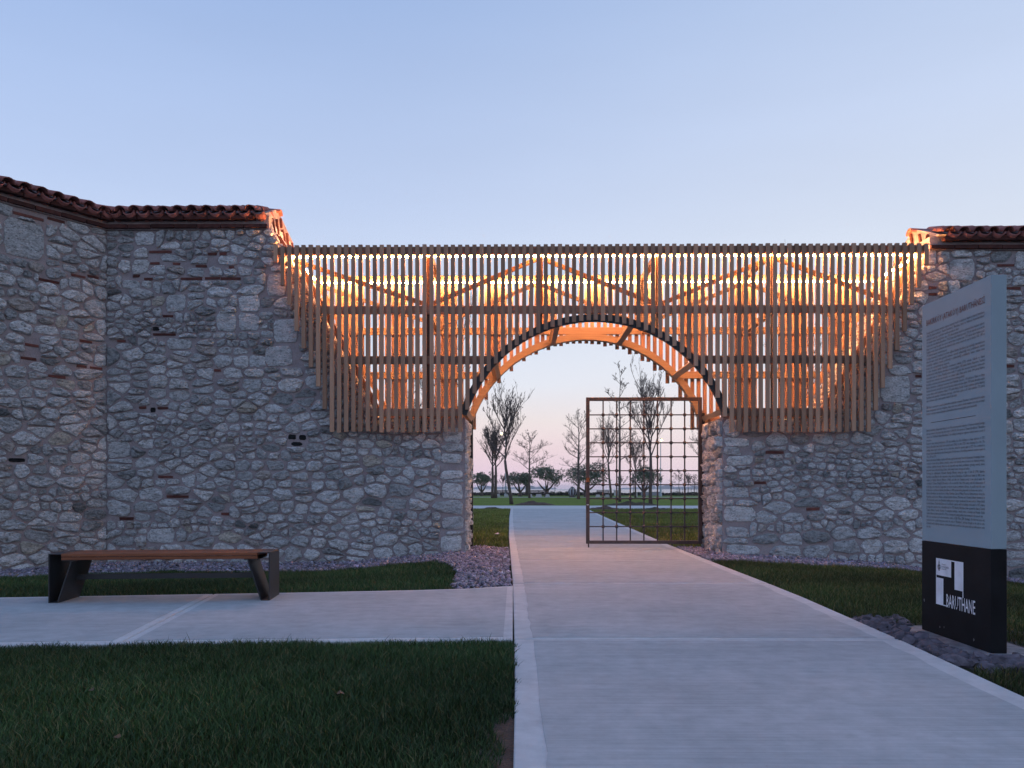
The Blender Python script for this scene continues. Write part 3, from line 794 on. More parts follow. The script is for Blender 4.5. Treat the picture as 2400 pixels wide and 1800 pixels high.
def gateway():
    g = thing('timber_gateway', 'lit timber slat gateway with round arch bridging the gap between the stone walls', 'gateway', (AX, 14.3, 0))
    rng = random.Random(5)
    LB = [4.94, 4.56, 4.24, 3.79, 3.49, 3.16, 2.84, 2.45]
    RB = [4.88, 4.50, 4.19, 3.75, 3.43, 3.12, 2.80, 2.43]
    n = 92; x0, x1 = -4.17, 6.83
    for side, y, R in (('front', YS, 2.29), ('back', YB, 2.255)):
        for i in range(n):
            x = x0 + (x1 - x0) * i / (n - 1)
            if i < 8: zb = LB[i]
            elif i > n - 9: zb = RB[n - 1 - i]
            elif abs(x - AX) < 2.265:
                xx = x if side == 'front' else AX + round((x - AX) / 0.242) * 0.242
                zb = AZ + math.sqrt(max(R * R - (xx - AX) ** 2, 0.3))
            else: zb = 2.06
            zt = 5.235 + rng.uniform(-0.006, 0.006)
            w = 0.069 + rng.uniform(-0.002, 0.002); d = 0.044
            xx = x + rng.uniform(-0.004, 0.004); s = rng.uniform(-0.004, 0.004); yy = y + rng.uniform(-0.003, 0.003)
            zb += rng.uniform(-0.012, 0.012)
            V = [(xx + s - w / 2, yy, zb), (xx + s + w / 2, yy, zb), (xx + s + w / 2, yy + d, zb), (xx + s - w / 2, yy + d, zb),
                 (xx - w / 2, yy, zt), (xx + w / 2, yy, zt), (xx + w / 2, yy + d, zt), (xx - w / 2, yy + d, zt)]
            mk('slat', V, BOXF, M['wood_v'], g)
    fy = (YS + 0.046, YS + 0.106); by = (YB - 0.066, YB - 0.006)      # rails stand just inside the slats
    for ya, yb_ in (fy, by):
        for k, (za, zb) in enumerate(RAILS):
            xl, xr = edge_left(za) - 0.06, edge_right(za) + 0.06
            if k == 0: xl, xr = -4.16, 6.83
            spans = [(xl, xr)]
            if k >= 2:
                h = math.sqrt(2.36 ** 2 - (za + 0.06 - AZ) ** 2); spans = [(xl, AX - h), (AX + h, xr)]
            for a, b in spans: bevel(MB().box(a, b, ya, yb_, za, zb).build('rail', M['wood_h'] if ya < 14 else M['wood_gold'], g), 0.004)
    # posts: timber above the second rail, dark steel below, cross beams between front and back
    for x in POSTS:
        for ya, yb_, sg in ((YS + 0.108, YS + 0.198, 1), (YB - 0.158, YB - 0.068, -1)):
            bevel(MB().box(x - 0.05, x + 0.05, ya, yb_, 4.16, 5.20).build('post', M['wood_gold'], g), 0.004)
            dx = abs(x - AX); lo = 2.33 if dx > 2.36 else AZ + math.sqrt(2.38 ** 2 - dx * dx)
            if lo < 4.15: MB().box(x - 0.032, x + 0.032, ya + 0.01, yb_ - 0.01, lo, 4.158).build('lower_post', M['steel_dark'] if sg > 0 else M['wood_v'], g)
        for z in (5.14, 4.12):
            MB().box(x - 0.04, x + 0.04, YS + 0.20, YB - 0.16, z - 0.05, z + 0.05).build('cross_beam', M['wood_gold'], g)
    # zigzag braces of the top truss
    nodes = [(-3.90, 5.02), (POSTS[0] - 0.06, 4.26), None, (POSTS[0] + 0.06, 4.26), (POSTS[1] - 0.07, 5.02), None, (POSTS[1] + 0.07, 5.02), (POSTS[2] - 0.06, 4.26), None,
             (POSTS[2] + 0.06, 4.26), (POSTS[3] - 0.07, 5.02), None, (POSTS[3] + 0.07, 5.02), (6.35, 4.26)]
    for yy in (YS + 0.155, YB - 0.115):
        for a, b in zip(nodes, nodes[1:]):
            if a and b: MB().beam((a[0], yy, a[1]), (b[0], yy, b[1]), 0.05, 0.072).build('brace', M['wood_gold'], g)
    # raking beams that follow the broken ends of the walls
    for ed, s in ((edge_left, 1), (edge_right, -1)):
        for yy in (YF + 0.08, YF + TH - 0.08):
            P = [Vector((ed(z) + s * 0.10, yy, z + 0.03)) for z in (2.40, 5.02)]
            MB().beam(P[0], P[1], 0.09, 0.09, (1, 0, 0)).build('raking_beam', M['wood_v'], g)
    # sill beams on the wall tops
    for a, b in ((edge_left(2.33) + 0.1, -1.02), (3.52, edge_right(2.33) - 0.1)):
        for yy in (YF + 0.25, YF + TH - 0.2): MB().box(a, b, yy, yy + 0.1, 2.335, 2.43).build('sill_beam', M['wood_h'], g)
    # arch ribs
    def ring(y0, y1, ri, ro, a0, a1, name, mat, nseg=40):
        V = []; F = []
        for k in range(nseg + 1):
            t = a0 + (a1 - a0) * k / nseg; s, c = math.sin(t), math.cos(t)
            for r in (ri, ro):
                for y in (y0, y1): V.append((AX + r * s, y, AZ + r * c))
        for k in range(nseg):
            b = k * 4; F += [(b, b + 1, b + 5, b + 4), (b + 2, b + 6, b + 7, b + 3), (b, b + 4, b + 6, b + 2), (b + 1, b + 3, b + 7, b + 5)]
        F += [(0, 2, 3, 1), (nseg * 4, nseg * 4 + 1, nseg * 4 + 3, nseg * 4 + 2)]
        o = mk(name, V, F, mat, g)
    A = rad(72.5)
    ring(YS + 0.044, YS + 0.104, 2.275, 2.40, -A, A, 'arch_rib', M['steel_dark'])
    ring(YB - 0.21, YB - 0.07, 2.285, 2.405, -A, A, 'arch_rib', M['wood_gold'])
    for t in (-71, -47, -16, 16, 47, 71):
        s, c = math.sin(rad(t)), math.cos(rad(t)); r = 2.34
        MB().beam((AX + r * s, YS + 0.106, AZ + r * c), (AX + r * s, YB - 0.212, AZ + r * c), 0.10, 0.12, (s, 0, c)).build('arch_strut', M['wood_gold'], g)
    # light strips under the top beams, all the way round
    for (a, b, c, d) in ((-3.88, 6.74, YS + 0.108, YS + 0.156), (-3.88, 6.66, YB - 0.116, YB - 0.068)):
        MB().box(a, b, c, d, 5.062, 5.076).build('light_strip', M['led'], g)
    MB().box(-3.93, -3.885, YS + 0.12, YB - 0.08, 5.062, 5.076).build('light_strip', M['led'], g)
    MB().box(6.745, 6.79, YS + 0.12, YB - 0.08, 5.062, 5.076).build('light_strip', M['led'], g)
gateway()

# ------------------------------------------------------------------ the iron gate and its posts
def iron_gate():
    y = 14.75; x0, x1, z0, z1 = 1.22, 3.375, 0.07, 2.80
    g = thing('iron_gate', 'rusty brown iron grid gate leaf with round studs standing across the archway', 'gate', ((x0 + x1) / 2, y, 0))
    m = M['gate_steel']; w = 0.065
    bevel(MB().box(x0, x0 + w, y - 0.03, y + 0.03, z0, z1).build('stile', m, g)); bevel(MB().box(x1 - w, x1, y - 0.03, y + 0.03, z0, z1).build('stile', m, g))
    bevel(MB().box(x0 + w + .001, x1 - w - .001, y - 0.028, y + 0.028, z1 - w, z1).build('top_rail', m, g)); bevel(MB().box(x0 + w + .001, x1 - w - .001, y - 0.028, y + 0.028, z0, z0 + 0.06).build('bottom_rail', m, g))
    xs = [x0 + w + (x1 - x0 - 2 * w) * (k + 1) / 8 for k in range(7)]
    zs = [z0 + 0.06 + (z1 - z0 - w - 0.06) * (k + 1) / 10 for k in range(9)]
    bars = [MB().box(x - 0.0115, x + 0.0115, y - 0.0115, y + 0.0115, z0 + 0.06, z1 - w).build('upright_bar', m, g) for x in xs]
    for z in zs: MB().box(x0 + w, x1 - w, y - 0.012, y + 0.012, z - 0.0105, z + 0.0105).build('cross_bar', m, g)
    b = MB()
    prof = [(0.012, -0.034), (0.032, -0.019), (0.036, 0.0), (0.032, 0.019), (0.012, 0.034)]
    b.lathe(prof, 0, 0, 8); V = [(v[0], v[2], v[1]) for v in b.V]
    st = mesh_of('stud', V, b.F, m, True)
    for x, bar in zip(xs, bars):
        for z in zs: inst('stud', st, (x, y, z), bar)
    MB().box(x0 + 0.03, x0 + 0.055, y - 0.05, y - 0.031, 0.0, 0.35).build('drop_bolt', m, g)
    MB().box(x0 - 0.004, x0 + 0.06, y - 0.045, y - 0.031, 1.22, 1.30).build('latch', plain('orange_rust', (0.22, 0.08, 0.03), 0.8), g)
    MB().box(x0 + 0.008, x0 + 0.05, y - 0.036, y - 0.0305, 0.79, 0.805).build('weld_mark', plain('bare_metal', (0.7, 0.66, 0.62), 0.4, 0.0), g)
    p = thing('gate_post', 'dark steel gate post standing against the right-hand jamb beside the grid gate', 'post', (3.435, 14.9, 0))
    bevel(MB().box(3.395, 3.455, 14.84, 14.92, -0.02, 2.52).build('post', M['steel_dark'], p))
    for z in (0.42, 1.42, 2.25): MB().tube([(3.375, 14.80, z), (3.47, 14.83, z - 0.02), (3.52, 14.86, z - 0.03)], 0.012, 6).build('hinge_pin', m, p)
    p = thing('gate_post', 'dark steel gate post standing alone against the left pier of the archway', 'post', (-0.94, 14.9, 0))
    q = MB().prism([(-0.975, -0.02), (-0.90, -0.02), (-0.90, 2.40), (-0.975, 2.33)], 14.86, 14.94).build('post', M['steel_dark'], p); bevel(q)
    for z in (0.30, 1.30): MB().tube([(-0.91, 14.85, z + 0.03), (-0.96, 14.85, z), (-1.01, 14.87, z - 0.01)], 0.012, 6).build('hinge_pin', m, p)
iron_gate()

# ------------------------------------------------------------------ bench
def bench():
    b = thing('bench', 'backless bench with reddish brown slats and folded dark steel ends by the wall', 'bench', (-4.52, 7.50, 0), rad(5.8))
    L, D, H = 2.07, 0.47, 0.475
    def part(mb, name, mat, par=b):
        me = mesh_of(name, mb.V, mb.F, mat); o = bpy.data.objects.new(name, me); COL.objects.link(o); o.parent = par; return o
    for s in (0, 1):
        X = (lambda x: x) if s == 0 else (lambda x: L - x)
        def bx(xa, xb, ya, yb, za, zb):
            a, c = sorted((X(xa), X(xb))); return MB().box(a, c, ya, yb, za, zb)
        ep = bevel(part(bx(0, 0.010, 0, D, 0, H - 0.011), 'end_panel', M['bench_steel']), 0.003)
        bevel(part(bx(0, 0.115, 0, D, H - 0.010, H), 'top_flange', M['bench_steel'], ep), 0.003)
        part(bx(0.011, 0.085, 0.002, D - 0.002, 0, 0.010), 'foot_plate', M['bench_steel'], ep)
        poly = [(X(0.080), 0.011), (X(0.090), 0.011), (X(0.215), 0.40), (X(0.205), 0.40)]
        if s == 1: poly = poly[::-1]
        part(MB().prism(poly, 0.002, D - 0.002), 'slanted_leg', M['bench_steel'], ep)
        part(bx(0.115, 0.25, 0.03, D - 0.03, 0.401, 0.412), 'seat_bracket', M['bench_steel'], ep)
    part(MB().box(0.16, L - 0.16, 0.22, 0.26, 0.205, 0.255), 'stretcher', M['bench_steel'])
    w = (D - 0.012) / 4
    for k in range(4):
        y = k * (w + 0.004)
        bevel(part(MB().box(0.118, L - 0.118, y, y + w, 0.445, H - 0.002), 'seat_slat', M['wood_bench']), 0.004, 2)
    for y in (0.002, D - 0.047): bevel(part(MB().box(0.118, L - 0.118, y, y + 0.045, 0.413, 0.441), 'apron', M['wood_bench']), 0.003)
bench()

# ------------------------------------------------------------------ information sign
TR_TITLE = 'BAKIRKÖY (ATAKÖY) BARUTHÂNESİ'
TR = ['Osmanlı endüstri mirasının günümüze ulaşmayı başarmış önemli örneklerinden Bakırköy (Ataköy) Baruthânesi, 1698-1702 yıllarına tarihleniyor. "İstanbul Baruthânesi", "Baruthâne-i âmire" ve "Atûlbend-i Hassan Baruthânesi" isimleriyle de anılan yapı, tescilli kültür varlıkları arasında yer alıyor.',
      '1701 yılında üretime başladığı bilinen yapı, 1707 yılında yaşanan büyük bir patlamada bütün binalarını kaybetti. Yeniden inşa edilen Bakırköy Baruthânesi 1724-25 yılına kadar faaliyet gösterdi. 1725 yılı civarında ise bu kez bir yangın sonucu harap hale geldi. Kısa sürede onarım ihtiyacı karşılanan yapı, 1727 yılında tekrar faaliyete geçti. Yangınlar sonraki yıllarda da Bakırköy Baruthânesi\'ni tahrip etmeye devam etti, yapı bu sebeple 1765, 1787 ve 1791 yıllarında kapsamlı onarımlardan geçti.',
      'Su ihtiyacı Karamazak (Omuzbaşı) Deresi\'nden sağlanan Bakırköy Baruthânesi yapı topluluğu; ham maddelerin işlenerek mamul madde haline getirildiği kalhâneler, elenerek sınıflandırıldığı barut perdahhâneleri, barutun kurutulduğu sergihâneler, barutun perdahlandığı ve şekillendirildiği perdahhâneler, hamam, mahzen, nöbet kuleleri, cami ve ahır gibi binalardan oluşuyordu.',
      'III. Selim döneminde Barutlar Nazırlığı\'nın kurulmasının ardından (1793) ardından Gelibolu ve Selanik Baruthâneleri\'yle birlikte Bakırköy Baruthânesi de buraya bağlandı. 1835 yılında Harbiye Nezareti\'ne, Tanzimat döneminden sonra ise Tophane Müşirliği emrine verildi. 19. yüzyılın ikinci yarısında teknolojinin ilerlemesiyle Avrupa\'da barut üretiminde yeni yöntemler öne çıkmaya başladı. Buna paralel olarak 1894 yılında Bakırköy Baruthânesi içinde yeni tesisler kurularak dumansız barut üretimine geçilmişti.',
      'Bakırköy Baruthânesi, Cumhuriyet döneminde Askerî Fabrikalar İdaresi\'ne, 1950 yılında ise Makine ve Kimya Endüstrisi Kurumu\'na devredildi. Bu dönemde Baruthâne binaları artık işlev dışıydı. 1957 yılında Baruthâne arazisi üzerinde Ataköy siteleri yükselmeye başladı. 1975 yılında Ataköy Turistik Tesisleri tarafından işletilen Bakırköy Baruthânesi\'nden günümüze 4 dikdörtgen planlı yapı, nöbet kulesi, çeşme ve III. Selim tarafından 1792 yılında seyir ve dinlenme köşkü olarak yaptırılan Hünkâr Köşkü ulaştı.',
      '',
      'İBB Miras\'ın restorasyon ve yeniden işlevlendirme çalışmaları sonrasında "Baruthane" ismiyle kamusal bir yaşam alanına dönüştürülen tarihi alan; kütüphane, müze, seyir terası, kültürel etkinlik alanlarının yanı sıra çok amaçlı birimleri ve kafe gibi sosyal mekânlarıyla da İstanbullulara hizmet verecek şekilde şehre kazandırıldı.']
EN = ['Bakırköy Baruthâne (Gunpowder Factory), one of the most important examples of Ottoman industrial heritage that has survived to the present day, dates back to 1698-1702. Also known as "İstanbul Baruthânesi", "Baruthâne-i âmire" and "Atûlbend-i Hassan Baruthânesi", the building is among the registered cultural assets in need of protection.',
      'Known to have started production in 1701, the building lost all its buildings in a huge explosion in 1707. Bakırköy Baruthânesi was rebuilt and operated until 1724-25. In late 1725 it was devastated by a fire. The building, whose repair needs were met in a short time, started to operate again in 1727. Fires continued to threaten Bakırköy Baruthânesi in the following years; for this reason, the building underwent extensive repairs in 1765, 1787 and 1791.',
      'Bakırköy Baruthânesi building complex, which was supplied with water from the Karamazak (Omuzbaşı) Stream, consisted of units such as kalhânes (smelters), where raw materials were processed into finished products, sergihânes (exhibition houses), where the wet gunpowder was dried, perdahhânes (grinding centres), where gunpowder was polished and shaped, baths, cellars, watch towers, mosque and stables.',
      'Following the establishment of Barutlar Nazırlığı (Ministry) during the reign of Selim III (1793), Bakırköy Baruthânesi was affiliated to this organisation along with the Baruthânes of Gelibolu and Selanik. In 1835, it was assigned to Harbiye Nezareti (Ministry of War), and after the Tanzimat period, it was placed under the command of Tophane Müşirliği (Marshalcy). In the second half of the 19th century, with the advancement of technology, new methods of gunpowder production became prominent in Europe. In parallel with this, new facilities were established in Bakırköy Baruthânesi in 1894 and smokeless gunpowder production was started.',
      'Bakırköy Baruthânesi was transferred to Askerî Fabrikalar İdaresi (Military Factories Administration) during the Republican period and to Makine ve Kimya Endüstrisi Kurumu (Machinery and Chemical Industry Institution) in 1950. During this period, since Baruthâne buildings were no longer operational, they were sold to Türkiye Emlâk ve Kredi Bankası (Turkish Real Estate and Credit Bank), together with the buildings on the land. In 1957, Ataköy housing estate started to rise on Baruthâne land. In 1975, Bakırköy Baruthânesi was operated by Ataköy Turistik Tesisleri (Ataköy Touristic Facilities). 4 rectangular buildings, a watch tower, a fountain and Hünkâr Köşkü (Sultan\'s Mansion), built by Selim III in 1792 as a viewing and resting pavilion, have survived to the present day.',
      'After the restoration and re-functionalisation works of İBB Miras (İBB Heritage), the historical area was transformed into a public living space under the name of "Baruthane", and was brought to the city to serve İstanbulites with its library, museum, cultural activity areas as well as social spaces such as multi-purpose units and cafes.']

def text_mesh(body, size, xscale, width=None, spacing=1.0, shear=0.0, justify=False, bold=0.0):
    cu = bpy.data.curves.new('text', 'FONT'); cu.body = body; cu.size = size; cu.resolution_u = 1; cu.space_line = spacing; cu.shear = shear; cu.offset = bold
    if width:
        cu.text_boxes[0].width = width / xscale
        cu.align_x = 'JUSTIFY' if justify else 'LEFT'
    ob = bpy.data.objects.new('text', cu); COL.objects.link(ob)
    dg = bpy.context.evaluated_depsgraph_get(); me = ob.evaluated_get(dg).to_mesh()
    n = len(me.vertices); V = np.zeros(n * 3, dtype=np.float32); me.vertices.foreach_get('co', V); V = V.reshape(-1, 3).astype(float)
    F = [tuple(p.vertices) for p in me.polygons]
    ob.evaluated_get(dg).to_mesh_clear(); bpy.data.objects.remove(ob)
    V[:, 0] *= xscale
    return V, F

def sign():
    X, Y0, Y1, Z0, ZM, Z1 = 3.18, 6.29, 5.37, -0.05, 0.69, 2.545
    s = thing('information_sign', 'tall grey-blue information pillar with black foot and printed text beside the path', 'sign', (3.27, 5.83, -0.05))
    blue = plain('grey_blue_panel', (0.265, 0.345, 0.385), 0.6, 0.0, 0.06, 3, 0.05)
    black = plain('black_panel', (0.008, 0.009, 0.011), 0.65, 0.0, 0.3, 5); black.node_tree.nodes['Principled BSDF'].inputs['Specular IOR Level'].default_value = 0.15
    up = bevel(MB().box(X, X + 0.105, Y1, Y0, ZM, Z1).build('upper_panel', blue, s), 0.003)
    ft = bevel(MB().box(X - 0.001, X + 0.106, Y1 - 0.001, Y0 + 0.001, Z0, ZM - 0.002).build('black_foot', black, s), 0.003)
    MB().box(X - 0.20, X + 0.34, Y1 - 0.17, Y0 + 0.17, Z0 - 0.03, Z0 + 0.036).build('base_plate', plain('galvanised_plate', (0.20, 0.20, 0.215), 0.5, 0.0, 0.5, 14), s)
    for y, x in ((6.40, 3.05), (5.28, 3.50)):
        MB().lathe([(0.018, Z0), (0.018, Z0 + 0.02), (0.010, Z0 + 0.02), (0.010, Z0 + 0.05)], x, y, 6).build('anchor_bolt', plain('zinc', (0.35, 0.36, 0.38), 0.4), s)
    ink = plain('dark_ink', (0.045, 0.034, 0.038), 0.7); brown = plain('brown_ink', (0.17, 0.055, 0.035), 0.7); white = plain('white_vinyl', (0.78, 0.78, 0.82), 0.6)
    def put(V, F, u, z, name, mat, off=0.002, par=up):
        # text runs from the far edge to the near edge of the face that looks over the path
        W3 = np.stack([np.full(len(V), X - off), Y0 - u - V[:, 0], z + V[:, 1]], 1)
        return mk(name, W3, F, mat, par)
    def fit(body, u, z, w, h, name, mat, off=0.002, par=up):
        V, F = text_mesh(body, 1.0, 1.0, bold=0.006); mn, mx = V.min(0), V.max(0)
        V[:, 0] = (V[:, 0] - mn[0]) * w / (mx[0] - mn[0]); V[:, 1] = V[:, 1] * h / 0.73
        return put(V, F, u, z, name, mat, off, par)
    fit(TR_TITLE, 0.072, 2.372, 0.776, 0.047, 'title_lettering', brown)
    V, F = text_mesh('\n'.join(TR), 0.0182, 0.93, 0.776, 0.98, 0, True)
    k = 0.655 / (V[:, 1].max() - V[:, 1].min()); V[:, 1] = (V[:, 1] - V[:, 1].max()) * k; put(V, F, 0.072, 2.322, 'body_lettering', ink)
    V = np.array([(0, 0, 0), (0.60, 0, 0), (0.60, 0.0035, 0), (0, 0.0035, 0)], float); put(V, [(0, 1, 2, 3)], 0.14, 1.608, 'divider_line', ink)
    V, F = text_mesh('\n'.join(EN), 0.0182, 0.93, 0.776, 0.98, 0.18, True)
    k = 0.765 / (V[:, 1].max() - V[:, 1].min()); V[:, 1] = (V[:, 1] - V[:, 1].max()) * k; put(V, F, 0.072, 1.562, 'body_lettering', ink)
    # logo on the foot
    u0, z0, w, h = 0.218, 0.22, 0.372, 0.35
    def rect(a, b, c, d, name='logo_block'):
        V = np.array([(a * w, c * h, 0), (b * w, c * h, 0), (b * w, d * h, 0), (a * w, d * h, 0)], float); return put(V, [(0, 1, 2, 3)], u0, z0, name, white, 0.0035, ft)
    A = rect(0, 0.57, 0.635, 1.0); rect(0.571, 0.689, 0.978, 1.0); rect(0.69, 1.0, 0.40, 1.0); rect(0.972, 1.0, 0.27, 0.399)
    rect(0, 0.018, 0.58, 0.634); rect(0, 0.28, 0.0, 0.579); rect(0.281, 0.41, 0.0, 0.022)
    fit('BARUTHANE', 0.367, 0.218, 0.372, 0.102, 'logo_lettering', white, 0.0045, ft)
    for txt, zz, hh, ww in (('İSTANBUL', 0.525, 0.0085, 0.060), ('BÜYÜKŞEHİR', 0.504, 0.0135, 0.098), ('BELEDİYESİ', 0.490, 0.0085, 0.066)):
        fit(txt, u0 + 0.082, zz, ww, hh, 'logo_small_print', ink, 0.0045, ft)
    # pointed emblem: ringed body, waist lines and a spire of three lobes
    cx, cz = u0 + 0.045, 0.510; V = []; F = []
    def poly(pts):
        b = len(V); V.extend([(p[0], p[1], 0) for p in pts]); F.append(tuple(range(b, b + len(pts))))
    for q in range(5):
        a0, a1 = q / 5, (q + 0.72) / 5; f = lambda t: 0.022 * math.sin(math.pi * (0.12 + 0.80 * t)) 
        za, zb = -0.032 + 0.056 * a0, -0.032 + 0.056 * a1
        poly([(cx - f(a0), cz + za), (cx + f(a0), cz + za), (cx + f(a1), cz + zb), (cx - f(a1), cz + zb)])
    poly([(cx - 0.010, cz + 0.026), (cx + 0.010, cz + 0.026), (cx, cz + 0.036)]); poly([(cx - 0.006, cz + 0.034), (cx + 0.006, cz + 0.034), (cx, cz + 0.046)]); poly([(cx - 0.003, cz + 0.044), (cx + 0.003, cz + 0.044), (cx, cz + 0.056)])
    VV = np.array(V, float); VV[:, 1] -= 0.0; put(VV, F, 0.0, 0.0, 'emblem', ink, 0.0045, ft)
    # chipped paint near the ground
    rng = random.Random(8)
    for u, z in ((0.27, 0.05), (0.33, 0.06), (0.72, 0.04), (0.04, 0.22)):
        r = rng.uniform(0.006, 0.011); V = np.array([(r * math.cos(t) * rng.uniform(.4, 1.2), r * math.sin(t) * rng.uniform(.6, 1.6), 0) for t in np.linspace(0, 6.28, 8)[:-1]])
        put(V, [tuple(range(7))], u, z, 'paint_chip', plain('primer', (0.20, 0.20, 0.21), 0.8), 0.0025, ft)
sign()

# ------------------------------------------------------------------ loose stones
def boulder(seed, flat=0.7):
    rng = random.Random(seed); import bmesh
    bm = bmesh.new(); bmesh.ops.create_icosphere(bm, subdivisions=2, radius=1.0)
    off = Vector((seed * 3.7, 1.3 * seed, 0))
    for v in bm.verts:
        k = 1 + 0.55 * mnoise.noise(v.co * 1.2 + off) + 0.20 * mnoise.noise(v.co * 2.9 + off)
        v.co = Vector((v.co.x * k * 1.25, v.co.y * k * 0.95, v.co.z * k * flat))
    me = bpy.data.meshes.new('cobble'); bm.to_mesh(me); bm.free(); me.materials.append(M['rock'])
    return me

def cobbles():
    rng = random.Random(77); ms = [boulder(k) for k in range(6)]; pts = []
    def try_add(x, y, r, zoff=0.0):
        for (a, b, c) in pts:
            if (a - x) ** 2 + (b - y) ** 2 < (0.62 * (r + c)) ** 2: return
        pts.append((x, y, r))
        o = bpy.data.objects.new('cobble', ms[rng.randrange(6)]); COL.objects.link(o)
        z = float(ground_z(x, y)) - 0.035 + r * 0.55 + zoff
        o.location = (x, y, z); o.scale = (r, r, r); o.rotation_euler = (rng.uniform(-.4, .4), rng.uniform(-.4, .4), rng.uniform(0, 6.28))
        prop(o, 'dark purple-grey cobble in the heap round the foot of the information sign', 'rock', 'cobbles round the foot of the sign')
    for _ in range(900):
        x, y = rng.uniform(2.74, 3.0), rng.uniform(5.0, 6.75)
        if float(path_right(y)) + 0.03 < x < 3.0: try_add(x, y, rng.uniform(0.030, 0.058))
    for _ in range(700):
        x, y = rng.uniform(2.9, 4.3), rng.uniform(4.82, 5.19)
        if y > 4.86 + 0.05 * math.sin(x * 5) + 0.06 * (x - 2.9): try_add(x, y, rng.uniform(0.032, 0.062))
    for _ in range(60):
        x, y = rng.uniform(2.85, 3.2), rng.uniform(6.44, 6.8); try_add(x, y, rng.uniform(0.03, 0.05))
    print('cobbles', len(pts))
cobbles()
def sign_bed():
    xs, ys = np.linspace(2.70, 4.5, 12), np.linspace(4.72, 6.85, 12); V = []; F = []
    for i, x in enumerate(xs):
        for j, y in enumerate(ys): V.append((x, y, float(ground_z(x, y)) - (0.022 if 0 < i < 11 and 0 < j < 11 else 0.05)))
    for i in range(11):
        for j in range(11): F.append((i * 12 + j, (i + 1) * 12 + j, (i + 1) * 12 + j + 1, i * 12 + j + 1))
    o = mk('bare_earth', V, F, plain('damp_earth', (0.055, 0.046, 0.045), 0.95, 0, 0.4, 9, 0.8, 0.02), None, True); prop(o, kind='structure')
sign_bed()

def gravel_edge(x):          # distance line of the gravel strip along the walls
    return np.where(x < -7.16 + 1.6, 12.05 - (-5.56 - x) * 1.25, np.where(x < 0, 12.02 + 0.04 * np.sin(x * 3), 12.2 - 0.02 * (x - 3)))

def in_angled(x, y, margin):  # inside the turned run of the wall (or behind it)
    d = -(x + 7.16) * math.sin(ANG) + (y - YF) * math.cos(ANG); return d > -margin

def gravel():
    rng = np.random.default_rng(4); P = []
    def cand(n, x0, x1, y0, y1): return np.stack([rng.uniform(x0, x1, n), rng.uniform(y0, y1, n)], 1)
    p = cand(22000, -9, -0.6, 9, 13.6); e = gravel_edge(p[:, 0]) + 0.06 * np.sin(p[:, 0] * 9)
    P.append(p[(p[:, 1] > e) & ~in_angled(p[:, 0], p[:, 1], 0.0)])
    q = cand(6500, -1.3, -0.05, 8.6, 15.2)
    lim = np.interp(q[:, 1], [8.6, 8.75, 10.4, 11.3, 12.0, 13.55, 13.6, 15.2], [-0.70, -0.76, -0.84, -0.98, -1.3, -1.3, -0.95, -0.95])
    ok = (q[:, 0] > lim + 0.03 * np.sin(q[:, 1] * 11)) & (q[:, 0] < path_left(q[:, 1]) - 0.03) & (q[:, 1] > cross_back(q[:, 0]) + 0.05) & (q[:, 1] < 14.9 + 0.25 * np.sin(q[:, 0] * 6))
    P.append(q[ok])
    p = cand(15000, 2.85, 10, 11.4, 13.6); e = gravel_edge(p[:, 0]) + 0.05 * np.sin(p[:, 0] * 8)
    P.append(p[(p[:, 1] > e) & (p[:, 0] > path_right(p[:, 1]) + 0.03)])
    q = cand(700, 2.86, 3.46, 13.5, 15.0); P.append(q[q[:, 0] > path_right(q[:, 1]) + 0.03])
    P = np.concatenate(P); n = len(P)
    r = 0.010 + 0.026 * rng.random(n) ** 1.6
    octa = np.array([(1, 0, 0), (0.2, 1, 0.1), (-1, 0.1, 0), (-0.1, -1, 0), (0.1, 0.1, 1), (0, 0, -1)], float)
    V = octa[None] * rng.uniform(0.6, 1.3, (n, 6, 3)); V *= np.stack([r * 1.35, r * 1.0, r * 0.7], 1)[:, None]
    a = rng.uniform(0, 6.28, n); ca, sa = np.cos(a)[:, None], np.sin(a)[:, None]
    tilt = rng.normal(0, 0.5, n)[:, None]
    x, y, z = V[..., 0], V[..., 1], V[..., 2]
    x, z = x * np.cos(tilt) - z * np.sin(tilt), x * np.sin(tilt) + z * np.cos(tilt)
    x, y = x * ca - y * sa, x * sa + y * ca
    V = np.stack([x + P[:, :1], y + P[:, 1:], z + (ground_z(P[:, 0], P[:, 1]) - 0.026 + r * 0.4 + rng.uniform(0, 0.02, n))[:, None]], 2)
    F0 = np.array([(0, 1, 4), (1, 2, 4), (2, 3, 4), (3, 0, 4), (1, 0, 5), (2, 1, 5), (3, 2, 5), (0, 3, 5)])
    F = (F0[None] + (np.arange(n) * 6)[:, None, None]).reshape(-1, 3)
    base = np.array([0.24, 0.222, 0.275]); t = base * rng.uniform(0.5, 1.55, (n, 1)) * rng.uniform(0.92, 1.08, (n, 3))
    pale = rng.random(n) < 0.04; t[pale] *= 1.8; tan = rng.random(n) < 0.04; t[tan] *= np.array([1.25, 1.0, 0.7])
    T = np.repeat(np.concatenate([t, np.ones((n, 1))], 1), 6, 0)
    o = mk('gravel', V.reshape(-1, 3), F, M['gravel'], None, False, T, center=False)
    prop(o, 'bed of purplish slate chippings along the foot of the stone walls', 'gravel', kind='stuff')
    print('gravel', n)
gravel()

